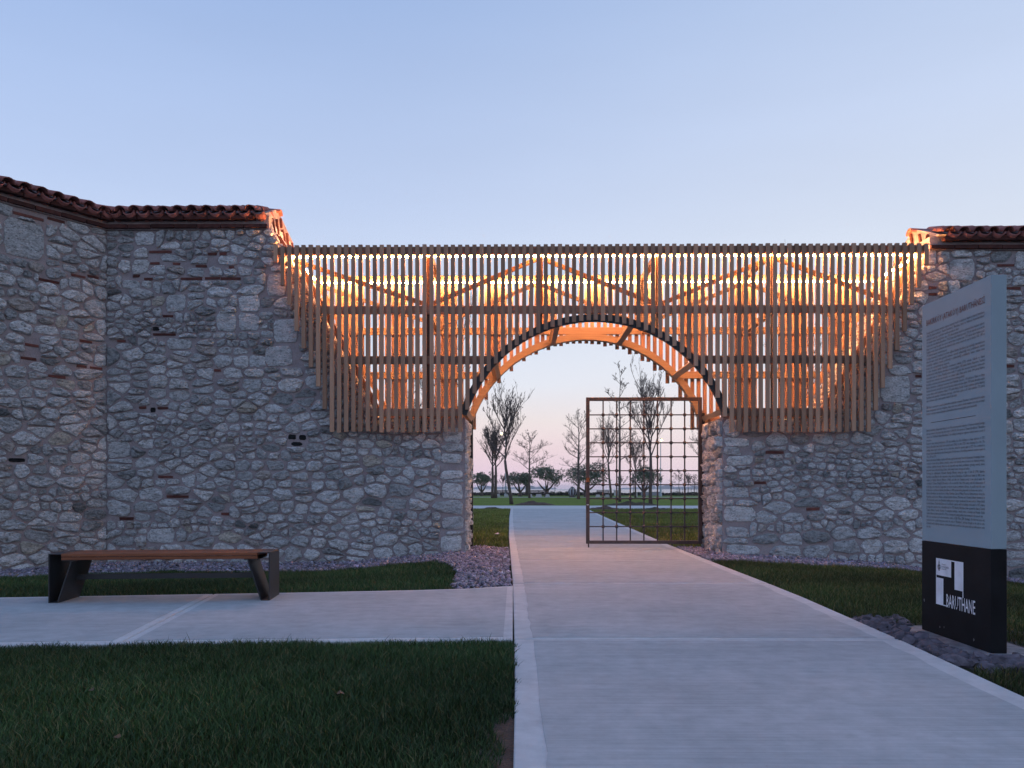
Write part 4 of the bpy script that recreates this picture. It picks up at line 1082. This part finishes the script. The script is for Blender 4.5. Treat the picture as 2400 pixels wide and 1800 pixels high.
# ------------------------------------------------------------------ grass
def grass(name, label, seed, n, box, ok, h, w, cols, clump=0.5):
    rng = np.random.default_rng(seed)
    x = rng.uniform(box[0], box[1], n); y = rng.uniform(box[2], box[3], n)
    k = ok(x, y); x, y = x[k], y[k]; n = len(x)
    pat = 0.5 + 0.5 * np.sin(x * 5.1 + 1.3 * np.sin(y * 3.7)) * np.sin(y * 6.3 + 1.7 * np.sin(x * 2.9))
    hh = h * rng.uniform(0.55, 1.25, n) * (1 - clump * 0.5 + clump * pat)
    long = rng.random(n) < 0.006; hh[long] *= 1.7
    a = rng.uniform(0, 2 * np.pi, n); lean = rng.uniform(0.15, 0.95, n) * hh
    ww = w * rng.uniform(0.7, 1.3, n)
    z0 = ground_z(x, y) - 0.032
    dx, dy = np.cos(a), np.sin(a); px, py = -dy, dx
    b = rng.uniform(0, 2 * np.pi, n); qx, qy = np.cos(b), np.sin(b)      # blade width direction
    V = np.zeros((n, 5, 3), np.float32)
    V[:, 0] = np.stack([x - qx * ww / 2, y - qy * ww / 2, z0], 1); V[:, 1] = np.stack([x + qx * ww / 2, y + qy * ww / 2, z0], 1)
    mx, my, mz = x + dx * lean * 0.35, y + dy * lean * 0.35, z0 + hh * 0.62
    V[:, 2] = np.stack([mx + qx * ww * 0.4, my + qy * ww * 0.4, mz], 1); V[:, 3] = np.stack([mx - qx * ww * 0.4, my - qy * ww * 0.4, mz], 1)
    V[:, 4] = np.stack([x + dx * lean, y + dy * lean, z0 + hh], 1)
    F = (np.array([(0, 1, 2), (0, 2, 3), (3, 2, 4)])[None] + (np.arange(n) * 5)[:, None, None]).reshape(-1, 3)
    cols = np.array(cols); c = cols[rng.choice(len(cols), n, p=[0.40, 0.28, 0.18, 0.14])] * rng.uniform(0.7, 1.3, (n, 1))
    patch = 0.5 + 0.5 * np.sin(x * 1.3 + 2 * np.sin(y * 0.9 + 1)) * np.sin(y * 1.7 + seed); c = c * (0.62 + 0.75 * patch)[:, None]
    T = np.repeat(np.concatenate([c, np.ones((n, 1))], 1), 5, 0)
    o = mk(name, V.reshape(-1, 3), F, M['grass'], None, False, T, center=False)
    prop(o, label, 'grass', kind='stuff'); print(name, n)

G1 = [(0.034, 0.072, 0.022), (0.052, 0.096, 0.026), (0.026, 0.054, 0.021), (0.14, 0.125, 0.050)]
G2 = [(0.050, 0.075, 0.018), (0.078, 0.098, 0.024), (0.036, 0.055, 0.018), (0.18, 0.135, 0.050)]
G3 = [(0.125, 0.180, 0.028), (0.165, 0.210, 0.036), (0.100, 0.145, 0.028), (0.27, 0.23, 0.09)]
def ok_front(x, y):
    w = 0.018 * np.sin(y * 13) + 0.015 * np.sin(y * 31 + 1)
    bare = (y < 4.0) & (x > -0.10 - 0.03 * np.sin(y * 9)) & (y < 3.75)
    return (x < path_left(y) - 0.01 + w) & (y < cross_front(x) - 0.0 + 0.02 * np.sin(x * 11)) & ~bare
grass('grass', 'dark thick lawn in front of the side path', 1, 190000, (-5.2, 0.02, 2.35, 5.8), ok_front, 0.054, 0.0044, G1)
def ok_mid(x, y):
    lim = np.interp(y, [8.6, 8.75, 10.4, 11.3, 12.1], [-0.76, -0.78, -0.86, -1.0, -1.3])
    return (y > cross_back(x) + 0.015) & (y < gravel_edge(x) + 0.06 * np.sin(x * 9)) & (x < lim + 0.03 * np.sin(y * 11)) & ~in_angled(x, y, 1.2)
grass('grass', 'strip of lawn behind the bench below the stone wall', 2, 130000, (-9, -0.7, 7.0, 12.2), ok_mid, 0.060, 0.0060, G1)
def ok_right(x, y):
    rocks = (x < 3.05) & (y > 4.95) & (y < 6.7) | (y > 4.85) & (y < 5.2) & (x < 4.2) | (x > 2.95) & (x < 3.62) & (y > 5.18) & (y < 6.48)
    return (x > path_right(y) + 0.02 + 0.02 * np.sin(y * 12)) & (y < gravel_edge(x) + 0.05 * np.sin(x * 8)) & ~rocks
grass('grass', 'yellowish lawn round the information sign beside the path', 3, 230000, (2.5, 9.5, 3.0, 12.4), ok_right, 0.058, 0.0055, G2)
def ok_bl(x, y): return (x < path_left(y) - 0.03) & (y > 14.95 + 0.25 * np.sin(x * 6)) & (y < 43.1 + 0.2 * np.sin(x))
grass('grass', 'green lawn left of the path beyond the archway', 4, 60000, (-5, 0, 14.8, 43.2), ok_bl, 0.075, 0.013, G3)
def ok_br(x, y): return (x > path_right(y) + 0.03) & (x < 1.5 + y * 0.29) & (y > 15.0)
grass('grass', 'green lawn right of the path beyond the archway', 5, 90000, (2.8, 13, 15, 43.1), ok_br, 0.075, 0.013, G3)
# ------------------------------------------------------------------ the park beyond
def bare_tree(label, loc, H, fork, R, seed, style='up', lean=(0, 0), r0=0.11, leaves=0, twins=1, group='bare winter trees in the park'):
    rng = random.Random(seed); loc = Vector(loc)
    t = thing('bare_tree', label, 'tree', loc, 0, group)
    tr = MB(); br = MB(); lf = []
    def limb(p, d, length, r, depth, up):
        n = 4 if depth < 2 else 3
        pts = [p.copy()]; rs = [r]; q = p.copy(); dd = d.copy()
        for k in range(n):
            dd = (dd + Vector((rng.uniform(-1, 1), rng.uniform(-1, 1), rng.uniform(-0.6, 1) + up)) * 0.16).normalized()
            q = q + dd * (length / n); pts.append(q.copy()); rs.append(r * (1 - 0.85 * (k + 1) / n))
        br.tube(pts, [max(x, 0.0075) for x in rs], 4 if depth == 0 else 3, False)
        if leaves and depth >= 2 and rng.random() < leaves: lf.append(q.copy())
        if depth >= 3: return
        m = {0: 8, 1: 5, 2: 3}[depth]
        for k in range(m):
            f = rng.uniform(0.22, 0.98); i = min(int(f * n), n - 1); a = pts[i].lerp(pts[i + 1], f * n - i)
            base = (pts[i + 1] - pts[i]).normalized()
            ax = Vector((rng.uniform(-1, 1), rng.uniform(-1, 1), rng.uniform(-0.3, 0.5)))
            spread = 0.62 if style == 'up' else 1.0
            nd_ = (base + ax * spread + Vector((0, 0, 0.25 if style == 'up' else 0.0))).normalized()
            limb(a, nd_, length * rng.uniform(0.30, 0.50), r * 0.34, depth + 1, up)
    for tw in range(twins):
        o = loc + Vector((0.38 * tw, 0.1 * tw, 0))
        top = o + Vector((lean[0], lean[1], fork))
        pts = [o.lerp(top, k / 5) + Vector((rng.uniform(-.03, .03), rng.uniform(-.03, .03), 0)) * (1 if 0 < k < 5 else 0) for k in range(6)]
        pts[0].z -= 0.08
        tr.tube(pts, [r0 * (1.25 if k == 0 else 1.0 - 0.05 * k) for k in range(6)], 7)
        if style == 'up':
            nl = 9
            nl = 13; Hc = (H - fork)
            limb(top, Vector((0.02, 0, 1)), Hc * 0.80, r0 * 0.62, 0, 0.6)
            for k in range(nl):
                f = (k / nl) * 0.55; a = 2.4 * k + rng.uniform(-.3, .3); tilt = rng.uniform(0.35, 0.85) * (1 - 0.5 * f)
                d = Vector((math.cos(a) * math.sin(tilt), math.sin(a) * math.sin(tilt), math.cos(tilt)))
                limb(top + Vector((0, 0, f * Hc)), d, min(Hc * (0.62 - 0.5 * f), 0.95 * R * (1 - 0.6 * f) / max(math.sin(tilt), 0.3)) * rng.uniform(0.8, 1.1), r0 * 0.40, 0, 0.30)
        else:                                                           # a leader with wide, nearly level boughs
            n = 15; lead = []
            for k in range(8): lead.append(top.lerp(loc + Vector((lean[0] * 1.6 + rng.uniform(-.1, .1), 0, H)), k / 7))
            br.tube(lead, [max(r0 * 0.85 * (1 - k / 7.6), 0.012) for k in range(8)], 5, False)
            for k in range(n):
                f = (k + 0.3) / n; p = top.lerp(loc + Vector((lean[0] * 1.6, 0, H)), f); a = k * 2.4 + rng.uniform(-.4, .4)
                tilt = rng.uniform(0.85, 1.45) * (1 - 0.35 * f)
                d = Vector((math.cos(a) * math.sin(tilt), math.sin(a) * math.sin(tilt), math.cos(tilt)))
                limb(p, d, R * (1.15 - 0.75 * f) * rng.uniform(0.8, 1.15), r0 * 0.36 * (1 - 0.5 * f), 0, 0.12)
    tr.build('trunk', M['bark'], t, True); br.build('crown', M['twig'], t)
    if lf:
        b = MB()
        for q in lf:
            a = rng.uniform(0, 6.28); s = rng.uniform(0.03, 0.06)
            u = Vector((math.cos(a), math.sin(a), rng.uniform(-.5, .5))) * s; v = Vector((0, 0, -1.7 * s))
            b.add([q, q + u, q + u + v, q + v], [(0, 1, 2, 3)])
        b.build('withered_leaves', M['twig'], t)

T = [('leaning bare tree with upswept twigs at the edge of the far lawn', (-0.65, 56.5, 0), 8.8, 3.1, 1.75, 1, 'up', (-0.47, 0), 0.125, 0.12, 1),
     ('bare twin-stemmed tree with a few withered leaves behind the leaning tree', (-3.30, 92.5, 0), 8.4, 3.6, 1.9, 2, 'up', (0, 0), 0.17, 0.3, 2),
     ('slim bare tree with level boughs in front of the palm', (1.03, 92.5, 0), 7.3, 2.9, 2.3, 3, 'wide', (0, 0), 0.13, 0, 1),
     ('wide bare tree with a dark stem beside the striped egg-shaped shelter', (6.22, 85.0, 0), 8.7, 2.6, 2.7, 4, 'wide', (0, 0), 0.17, 0, 1),
     ('bare fan-shaped tree seen through the grid gate beside the big olive', (11.1, 97, 0), 10.2, 4.0, 2.2, 5, 'up', (-0.35, 0), 0.15, 0, 1),
     ('tallest bare tree, thin and sparse, rising above the grid gate', (8.53, 68, 0), 11.6, 3.4, 1.9, 6, 'wide', (0, 0), 0.12, 0, 1),
     ('small bare tree with withered leaves in front of the gate side olive', (14.07, 97, 0), 7.6, 2.6, 1.6, 7, 'up', (0, 0), 0.12, 0.35, 1),
     ('bare tree with a dense upright oval crown behind the grid gate', (9.06, 55.1, 0), 9.5, 3.3, 1.85, 8, 'up', (0, 0), 0.13, 0.05, 1),
     ('bare tree half hidden by the gate post and the right jamb', (19.0, 81.6, 0), 8.6, 3.2, 2.4, 9, 'wide', (0, 0), 0.15, 0, 1),
     ('bare tree whose twigs show between the slats left of the arch', (-4.3, 45, 0), 11.2, 3.4, 1.5, 10, 'up', (0, 0), 0.12, 0.1, 1),
     ('bare tree far left, showing only as twigs behind the slats', (-8.6, 60, 0), 9.8, 3.2, 1.7, 11, 'up', (0, 0), 0.12, 0.1, 1),
     ('bare tree whose stem shows between the slats right of the arch', (15.9, 45, 0), 13.0, 4.2, 1.6, 12, 'up', (0, 0), 0.14, 0.1, 1)]
for a in T: bare_tree(*a)
for k, (x, y, h) in enumerate(((-4.1, 122, 3.2), (-2.8, 124, 3.4), (5.2, 120, 2.6), (15.6, 124, 3.2), (24.2, 121, 3.8), (25.6, 121, 3.4), (26.8, 122, 2.9), (17.4, 122, 3.0))):
    bare_tree('little bare sapling by the low hedge at the water', (x, y, 0), h, h * 0.42, 1.0, 30 + k, 'up' if k % 2 else 'wide', (0, 0), 0.05, 0, 1, 'saplings by the hedge')

def leaf_cloud(blobs, n, s, seed, cols):
    rng = np.random.default_rng(seed); V = []; C = []
    per = np.array([b[3] * b[4] * b[5] for b in blobs]); per = (per / per.sum() * n).astype(int)
    for (cx, cy, cz, rx, ry, rz), m in zip(blobs, per):
        d = rng.normal(size=(m, 3)); d /= np.linalg.norm(d, axis=1)[:, None]
        r = rng.uniform(0.45, 1.08, m) ** 0.6
        p = d * r[:, None] * np.array([rx, ry, rz]) + np.array([cx, cy, cz])
        u = rng.normal(size=(m, 3)); u /= np.linalg.norm(u, axis=1)[:, None]; v = np.cross(u, rng.normal(size=(m, 3))); v /= np.linalg.norm(v, axis=1)[:, None]
        ss = s * rng.uniform(0.6, 1.4, m)[:, None]
        V.append(np.stack([p - u * ss, p + v * ss * 0.5, p + u * ss, p - v * ss * 0.5], 1)); C.append(np.array(cols)[rng.integers(0, len(cols), m)] * rng.uniform(0.7, 1.3, (m, 1)))
    V = np.concatenate(V).reshape(-1, 3); C = np.concatenate(C); n = len(C)
    F = np.arange(n * 4).reshape(-1, 4)
    return V, F, np.repeat(np.concatenate([C, np.ones((n, 1))], 1), 4, 0)

OL = [(0.14, 0.17, 0.125), (0.11, 0.14, 0.105), (0.18, 0.20, 0.125)]
def olive(label, x, y, w, zb, zt, seed, sx=0.0, n=2600):
    rng = random.Random(seed)
    t = thing('olive_tree', label, 'tree', (x, y, 0), 0, 'rounded evergreen trees near the water')
    tr = MB(); zf = max(0.55, zb * 0.42)
    zb -= 0.25; w *= 1.08
    tr.tube([(x, y, -0.1), (x + 0.03, y, 0.25), (x, y, zf)], [0.34, 0.23, 0.20], 7)
    blobs = []
    for k in range(4):
        a = k * 1.6 + rng.uniform(-.3, .3); ex = x + sx + math.cos(a) * w * 0.27; ey = y + math.sin(a) * w * 0.25
        tr.tube([(x, y, zf - 0.1), (x * 0.5 + ex * 0.5, (y + ey) / 2, (zf + zb) / 2 + 0.1), (ex, ey, zb + 0.55)], [0.15, 0.11, 0.05], 5)
    H = zt - zb
    for k in range(17):
        a = rng.uniform(0, 6.28); q = math.sqrt(rng.random()) * 0.74
        bx = x + sx + math.cos(a) * q * w * 0.5; by = y + math.sin(a) * q * w * 0.45; r = rng.uniform(0.12, 0.25) * w
        bz = zb + H * rng.uniform(0.24, 0.62) + (0.62 - q) * H * 0.22
        blobs.append((bx, by, bz, r, r, min(r * 0.75, H * 0.36)))
    for k in range(9):
        a = rng.uniform(0, 6.28); r = rng.uniform(0.07, 0.12) * w
        blobs.append((x + sx + math.cos(a) * w * 0.46, y + math.sin(a) * w * 0.4, zb + H * rng.uniform(0.18, 0.7), r, r, r * 0.8))
    V, F, C = leaf_cloud(blobs, n, 0.12, seed, OL)
    tr.build('trunk', M['bark'], t, True); mk('crown', V, F, M['leaf'], t, False, C)
olive('rounded evergreen tree next to the left pier of the archway', -5.9, 119.7, 2.6, 1.5, 4.4, 1)
olive('rounded evergreen tree in front of the palm, leaning fork', -0.1, 113, 3.4, 1.55, 3.85, 2)
olive('rounded evergreen tree with forked trunk behind two park benches', 3.5, 107.2, 4.5, 1.9, 4.5, 3)
olive('broadest rounded evergreen tree behind the gate edge', 8.4, 101.9, 5.6, 1.75, 4.8, 4, 0.0, 3600)
olive('rounded evergreen tree behind the middle of the grid gate', 15.9, 102, 4.2, 1.8, 4.4, 5)

def palm(x, y):
    t = thing('palm_tree', 'short stout palm between two rounded evergreens', 'tree', (x, y, 0)); rng = random.Random(3)
    MB().tube([(x, y, -0.1), (x, y, 0.9), (x + 0.02, y, 2.3)], [0.42, 0.36, 0.34], 9).build('trunk', M['bark'], t, True)
    V = []; F = []; C = []
    for k in range(34):
        a = rng.uniform(0, 6.28); el = rng.uniform(-0.15, 1.2); Lg = rng.uniform(1.3, 1.8)
        prev = None
        for j in range(6):
            f = j / 5; r = Lg * f * math.cos(el) * (1 - 0.1 * f); z = 2.35 + Lg * (f * math.sin(el) - 0.55 * f * f)
            c = Vector((x + r * math.cos(a), y + r * math.sin(a), z)); wv = Vector((-math.sin(a), math.cos(a), -0.5)) * (0.17 * math.sin(math.pi * min(f + 0.12, 0.98)))
            w2 = Vector((wv.x * -1, wv.y * -1, wv.z))
            b = len(V); V += [tuple(c + wv), tuple(c), tuple(c + w2)]
            if prev is not None: F += [(prev, prev + 1, b + 1, b), (prev + 1, prev + 2, b + 2, b + 1)]
            prev = b
    g = rng.uniform(0.9, 1.1)
    mk('fronds', V, F, M['leaf'], t, False, [(0.045 * g, 0.062 * g, 0.045 * g, 1)] * len(V))
palm(1.1, 125)

def hedge():
    t = thing('hedge', 'low clipped dark hedge along the waterfront', 'hedge', (8, 128, 0))
    rng = np.random.default_rng(5); rr = random.Random(5)
    MB().box(-40, 60, 127.6, 128.4, -0.05, 0.30).build('stems', M['twig'], t)
    n = 26000; p = np.stack([rng.uniform(-40, 60, n), rng.uniform(127.45, 128.5, n), rng.uniform(0.0, 0.42, n)], 1)
    p[:, 2] += 0.06 * np.sin(p[:, 0] * 2.1) + 0.05 * np.sin(p[:, 0] * 0.7)
    u = rng.normal(size=(n, 3)) * 0.06; v = rng.normal(size=(n, 3)) * 0.05
    V = np.stack([p - u, p + v, p + u, p - v], 1).reshape(-1, 3)
    c = np.array([0.022, 0.032, 0.022]) * rng.uniform(0.6, 1.5, (n, 1)); T4 = np.repeat(np.concatenate([c, np.ones((n, 1))], 1), 4, 0)
    o = mk('foliage', V, np.arange(n * 4).reshape(-1, 4), M['hedge'], t, False, T4); prop(o, kind='stuff')
    for k, (x, w) in enumerate(((4.9, 0.9), (6.1, 1.2), (7.3, 0.9), (9.0, 1.1), (10.4, 1.0), (24.6, 2.4))):
        b = thing('round_shrub', 'rounded dark shrub in the row in front of the waterfront hedge', 'shrub', (x, 124, 0), 0, 'shrubs along the hedge')
        V, F, C = leaf_cloud([(x, 124, 0.3, w * 0.55, 0.5, 0.36), (x + 0.2, 124, 0.25, w * 0.4, 0.4, 0.3)], 700, 0.06, 50 + k, [(0.026, 0.036, 0.026), (0.036, 0.048, 0.030)])
        mk('foliage', V, F, M['hedge'], b, False, C); MB().tube([(x, 124, -0.05), (x, 124, 0.3)], 0.08, 6).build('stem', M['bark'], b)
    x, y = 22.0, 122
    b = thing('spiky_agave', 'spiky dark plant by the hedge near the lamp post', 'plant', (x, y, 0)); m = MB()
    for k in range(26):
        a = rr.uniform(0, 6.28); el = rr.uniform(0.3, 1.3); L = rr.uniform(0.5, 0.95); d = Vector((math.cos(a) * math.cos(el), math.sin(a) * math.cos(el), math.sin(el))); s = Vector((-math.sin(a), math.cos(a), 0)) * 0.05
        p0 = Vector((x, y, 0.05)); m.add([p0 - s, p0 + s, p0 + d * L], [(0, 1, 2)])
    m.build('leaves', M['steel_dark'], b)
hedge()

WHITE = plain('pale_concrete', (0.55, 0.54, 0.54), 0.8); SLAT = plain('park_bench_slats', (0.05, 0.035, 0.035), 0.7)
PALE = plain('pale_blue_paint', (0.40, 0.47, 0.52), 0.6); GREY = plain('grey_render', (0.30, 0.30, 0.33), 0.8)
def park_bench(label, x, y, w):
    t = thing('park_bench', label, 'bench', (x, y, 0), 0, 'park benches facing the sea')
    for s in (-1, 1):
        c = x + s * w * 0.30
        MB().prism([(c - 0.30, 0), (c + 0.30, 0), (c + 0.18, 0.36), (c - 0.18, 0.36)], y - 0.35, y + 0.35).build('concrete_foot', WHITE, t)
    for k in range(4): MB().box(x - w / 2, x + w / 2, y - 0.30 + k * 0.15, y - 0.18 + k * 0.15, 0.365, 0.41).build('seat_slat', SLAT, t)
    for k in range(3): MB().box(x - w * 0.42, x + w * 0.42, y - 0.40 - k * 0.03, y - 0.36 - k * 0.03, 0.50 + k * 0.14, 0.60 + k * 0.14).build('back_slat', SLAT, t)
    for s in (-1, 1): MB().box(x + s * w * 0.35 - 0.03, x + s * w * 0.35 + 0.03, y - 0.35, y - 0.30, 0.41, 0.86).build('back_strut', SLAT, t)
park_bench('park bench on pale feet between the twin-stemmed tree and the leaning tree', -2.55, 109, 1.9)
park_bench('park bench on pale feet beside the slim tree and next to another bench', 1.75, 103.5, 1.6)
park_bench('park bench on pale feet under the forked evergreen trunk', 3.0, 103.4, 1.7)
park_bench('park bench on pale feet seen through the grid gate below the broad evergreen', 10.15, 98, 1.9)

def egg(x, y):
    t = thing('egg_shelter', 'striped egg-shaped grey and brown shelter with two small white openings', 'shelter', (x, y, 0))
    n = 16; k = 12; R, H = 0.56, 1.36
    dark = plain('dark_brown_stripe', (0.045, 0.028, 0.03), 0.5); pale = plain('pale_grey_stripe', (0.36, 0.37, 0.40), 0.5)
    prof = [(R * math.sin(math.pi * (0.10 + 0.88 * j / k)) ** 0.8, 0.12 + H * 0.92 * j / k) for j in range(k + 1)]
    for s in range(n):
        V = []; F = []
        for (r, z) in prof:
            for a in (2 * math.pi * s / n, 2 * math.pi * (s + 1) / n): V.append((x + r * math.cos(a), y + r * math.sin(a), z))
        for j in range(k): F.append((2 * j, 2 * j + 1, 2 * j + 3, 2 * j + 2))
        mk('stripe', V, F, dark if s % 2 else pale, t, True)
    MB().lathe([(0.46, -0.02), (0.46, 0.10), (0.42, 0.13)], x, y, 16).build('base', M['steel_dark'], t)
    for dx in (-0.2, 0.2): MB().box(x + dx - 0.10, x + dx + 0.10, y - 0.50, y - 0.42, 1.0, 1.2).build('opening', WHITE, t)
egg(6.65, 101.8)

def lamp(label, x, y, H, arm):
    t = thing('lamp_post', label, 'lamp', (x, y, 0), 0, 'lit park lamps')
    MB().lathe([(0.20, -0.03), (0.20, 0.25), (0.13, 0.4), (0.13, 1.4), (0.07, 1.6), (0.05, H)], x, y, 8).build('pole', PALE, t)
    ar = MB().beam((x, y, H - 0.05), (x + arm, y, H), 0.05, 0.05).build('arm', PALE, t)
    MB().lathe([(0.20, H - 0.02), (0.14, H + 0.10), (0.04, H + 0.14)], x + arm, y, 8).build('hood', PALE, ar)
    MB().lathe([(0.03, H - 0.24), (0.13, H - 0.18), (0.15, H - 0.10), (0.10, H - 0.025)], x + arm, y, 8).build('bulb', mat_emit('lamp_glow', (1.0, 0.78, 0.25), 40.0), ar)
lamp('pale lamp post with lit yellow lamp behind the leaning tree', -2.16, 113, 9.1, -0.62)
lamp('pale lamp post with lit yellow lamp behind the grid gate', 20.0, 113, 8.15, 0.1)

def small_things():
    t = thing('kiosk', 'small white kiosk by the hedge beyond the gate', 'kiosk', (15.4, 126, 0))
    MB().box(14.9, 15.9, 125.6, 126.4, -0.02, 0.72).build('wall', WHITE, t); MB().box(14.8, 16.0, 125.5, 126.5, 0.721, 0.82).build('roof', GREY, t)
    MB().box(15.2, 15.5, 125.57, 125.598, 0.0, 0.55).build('door', GREY, t)
    t = thing('white_box', 'small white cabinet on the far lawn beside the dark stem', 'cabinet', (15.8, 108, 0))
    MB().box(15.65, 15.95, 107.9, 108.1, -0.02, 0.5).build('body', WHITE, t); MB().box(15.62, 15.98, 107.87, 108.13, 0.501, 0.54).build('lid', WHITE, t)
    t = thing('low_wall', 'long low grey wall by the water behind the oval tree', 'wall', (20, 127, 0))
    MB().box(19.3, 22.3, 126.6, 127.0, -0.05, 0.55).build('wall', GREY, t); MB().box(19.25, 22.35, 126.55, 127.05, 0.551, 0.60).build('coping', WHITE, t)
    t = thing('railing', 'thin dark post railing at the waterfront beyond the gate', 'railing', (27, 126, 0))
    for k in range(8):
        x = 24.9 + k * 0.45; MB().box(x - 0.025, x + 0.025, 125.97, 126.03, -0.03, 1.12).build('post', SLAT, t)
    for z in (0.45, 0.95): MB().box(24.9, 28.1, 125.985, 126.015, z, z + 0.025).build('rail', SLAT, t)
    # heaps of dug earth
    def mound(label, x, y, rx, ry, h, seed, mat):
        rng = random.Random(seed); n = 22; V = []; F = []
        for i in range(n):
            for j in range(n):
                u, v = i / (n - 1) * 2 - 1, j / (n - 1) * 2 - 1; r = math.hypot(u, v)
                z = h * max(0, 1 - r) ** 0.8 * (1 + 0.8 * mnoise.noise(Vector((u * 3, v * 3, seed)))) + 0.10 * h * mnoise.noise(Vector((u * 9, v * 9, seed))) - 0.06
                V.append((x + u * rx, y + v * ry, float(ground_z(x, y)) + z))
        for i in range(n - 1):
            for j in range(n - 1): F.append((i * n + j, (i + 1) * n + j, (i + 1) * n + j + 1, i * n + j + 1))
        o = mk('earth_mound', V, F, mat, None, True); prop(o, label, 'earth')
    dark = plain('dark_turned_earth', (0.065, 0.055, 0.030), 0.95, 0, 0.4, 9, 0.9, 0.03)
    mound('reddish heap of dug earth on the far lawn', 1.0, 54.2, 1.5, 1.0, 0.30, 1, M['soil'])
    mound('dark heap of turf and earth below the oval tree', 7.3, 52.3, 2.2, 0.9, 0.28, 2, dark)
    mound('brown heap of earth at the path corner behind the gate edge', 4.4, 41.8, 1.2, 0.9, 0.22, 3, M['soil'])
    mound('dark heap of turf in the lawn behind the gate middle', 6.9, 41.0, 1.1, 0.8, 0.18, 4, dark)
    mound('flat earth heap at the edge of the lawn left of the path', -1.6, 42.6, 1.0, 0.5, 0.15, 5, dark)
    o = MB().add([(-0.62, 18.6, 0.03), (-0.5, 18.55, 0.03), (-0.53, 18.68, 0.06)], [(0, 1, 2)]).build('paper_scrap', WHITE); prop(o, 'scrap of white paper on the lawn left of the path', 'litter')
    # the far shore across the water: low hills with blocks of buildings
    m = plain('far_shore', (0.10, 0.12, 0.14), 0.9, 0, 0.3, 0.003)
    rng = random.Random(2)
    for x0, x1, y, hh, sd in ((-420, 190, 4200, 12, 1), (560, 1100, 4400, 13, 2), (1150, 2600, 4500, 14, 3), (-2600, -500, 4600, 14, 4)):
        b = MB(); N = 40; top = []
        for k in range(N + 1):
            f = k / N; top.append((x0 + (x1 - x0) * f, hh * (0.35 + 0.65 * math.sin(math.pi * f) ** 0.6) * (0.8 + 0.4 * mnoise.noise(Vector((f * 7, sd, 0))))))
        V = [(x, y - 60, -3) for x, _ in top] + [(x, y + 30, h) for x, h in top] + [(x, y + 400, -3) for x, _ in top]
        F = []
        for r in range(2):
            for k in range(N): F.append((r * (N + 1) + k, r * (N + 1) + k + 1, (r + 1) * (N + 1) + k + 1, (r + 1) * (N + 1) + k))
        o = mk('far_shore', V, F, m); prop(o, kind='structure')
    for k in range(26):
        x = rng.choice([rng.uniform(-330, 120), rng.uniform(620, 1000), rng.uniform(1250, 2000)]); w = rng.uniform(20, 55); h = rng.uniform(8, 17)
        o = MB().box(x - w / 2, x + w / 2, 4180, 4215, -2, h).box(x - w * 0.3, x + w * 0.3, 4185, 4210, h + 0.02, h + 2).build('far_building', m)
        prop(o, 'pale hazy building block on the far shore across the water', 'building', 'buildings on the far shore')
small_things()

def fallen_leaves():
    rng = random.Random(6); dry = plain('dry_leaf', (0.10, 0.065, 0.04), 0.8)
    for k, (x, y) in enumerate(((-0.95, 4.15), (-2.3, 4.2), (-3.3, 4.7), (-1.75, 3.4))):
        a = rng.uniform(0, 6.28); c, s = math.cos(a), math.sin(a); L = rng.uniform(0.03, 0.05); z = 0.012 + rng.uniform(0, 0.012)
        P = [(-1, 0, 0.2), (-0.3, 0.45, 0.0), (0.5, 0.35, 0.05), (1, 0, 0.35), (0.5, -0.35, 0.1), (-0.3, -0.45, 0.0)]
        V = [(x + (p[0] * c - p[1] * s) * L, y + (p[0] * s + p[1] * c) * L, z + p[2] * L) for p in P]
        o = mk('fallen_leaf', V, [(0, 1, 2, 3), (0, 3, 4, 5)], dry); prop(o, 'dry brown leaf lying in the dark thick lawn', 'leaf', 'dry leaves in the lawn')
fallen_leaves()

def haze():
    m = bpy.data.materials.new('evening_haze'); m.use_nodes = True; n = m.node_tree; n.nodes.clear()
    o = nd(n, 'ShaderNodeOutputMaterial'); v = nd(n, 'ShaderNodeVolumePrincipled')
    v.inputs['Color'].default_value = (0.93, 0.92, 0.96, 1); v.inputs['Density'].default_value = 0.0002; v.inputs['Anisotropy'].default_value = 0.35
    n.links.new(v.outputs[0], o.inputs['Volume'])
    b = MB().box(-4600, 4600, -700, 5300, -5.5, 18).build('haze', m); prop(b, kind='stuff')
if HAZE: haze()
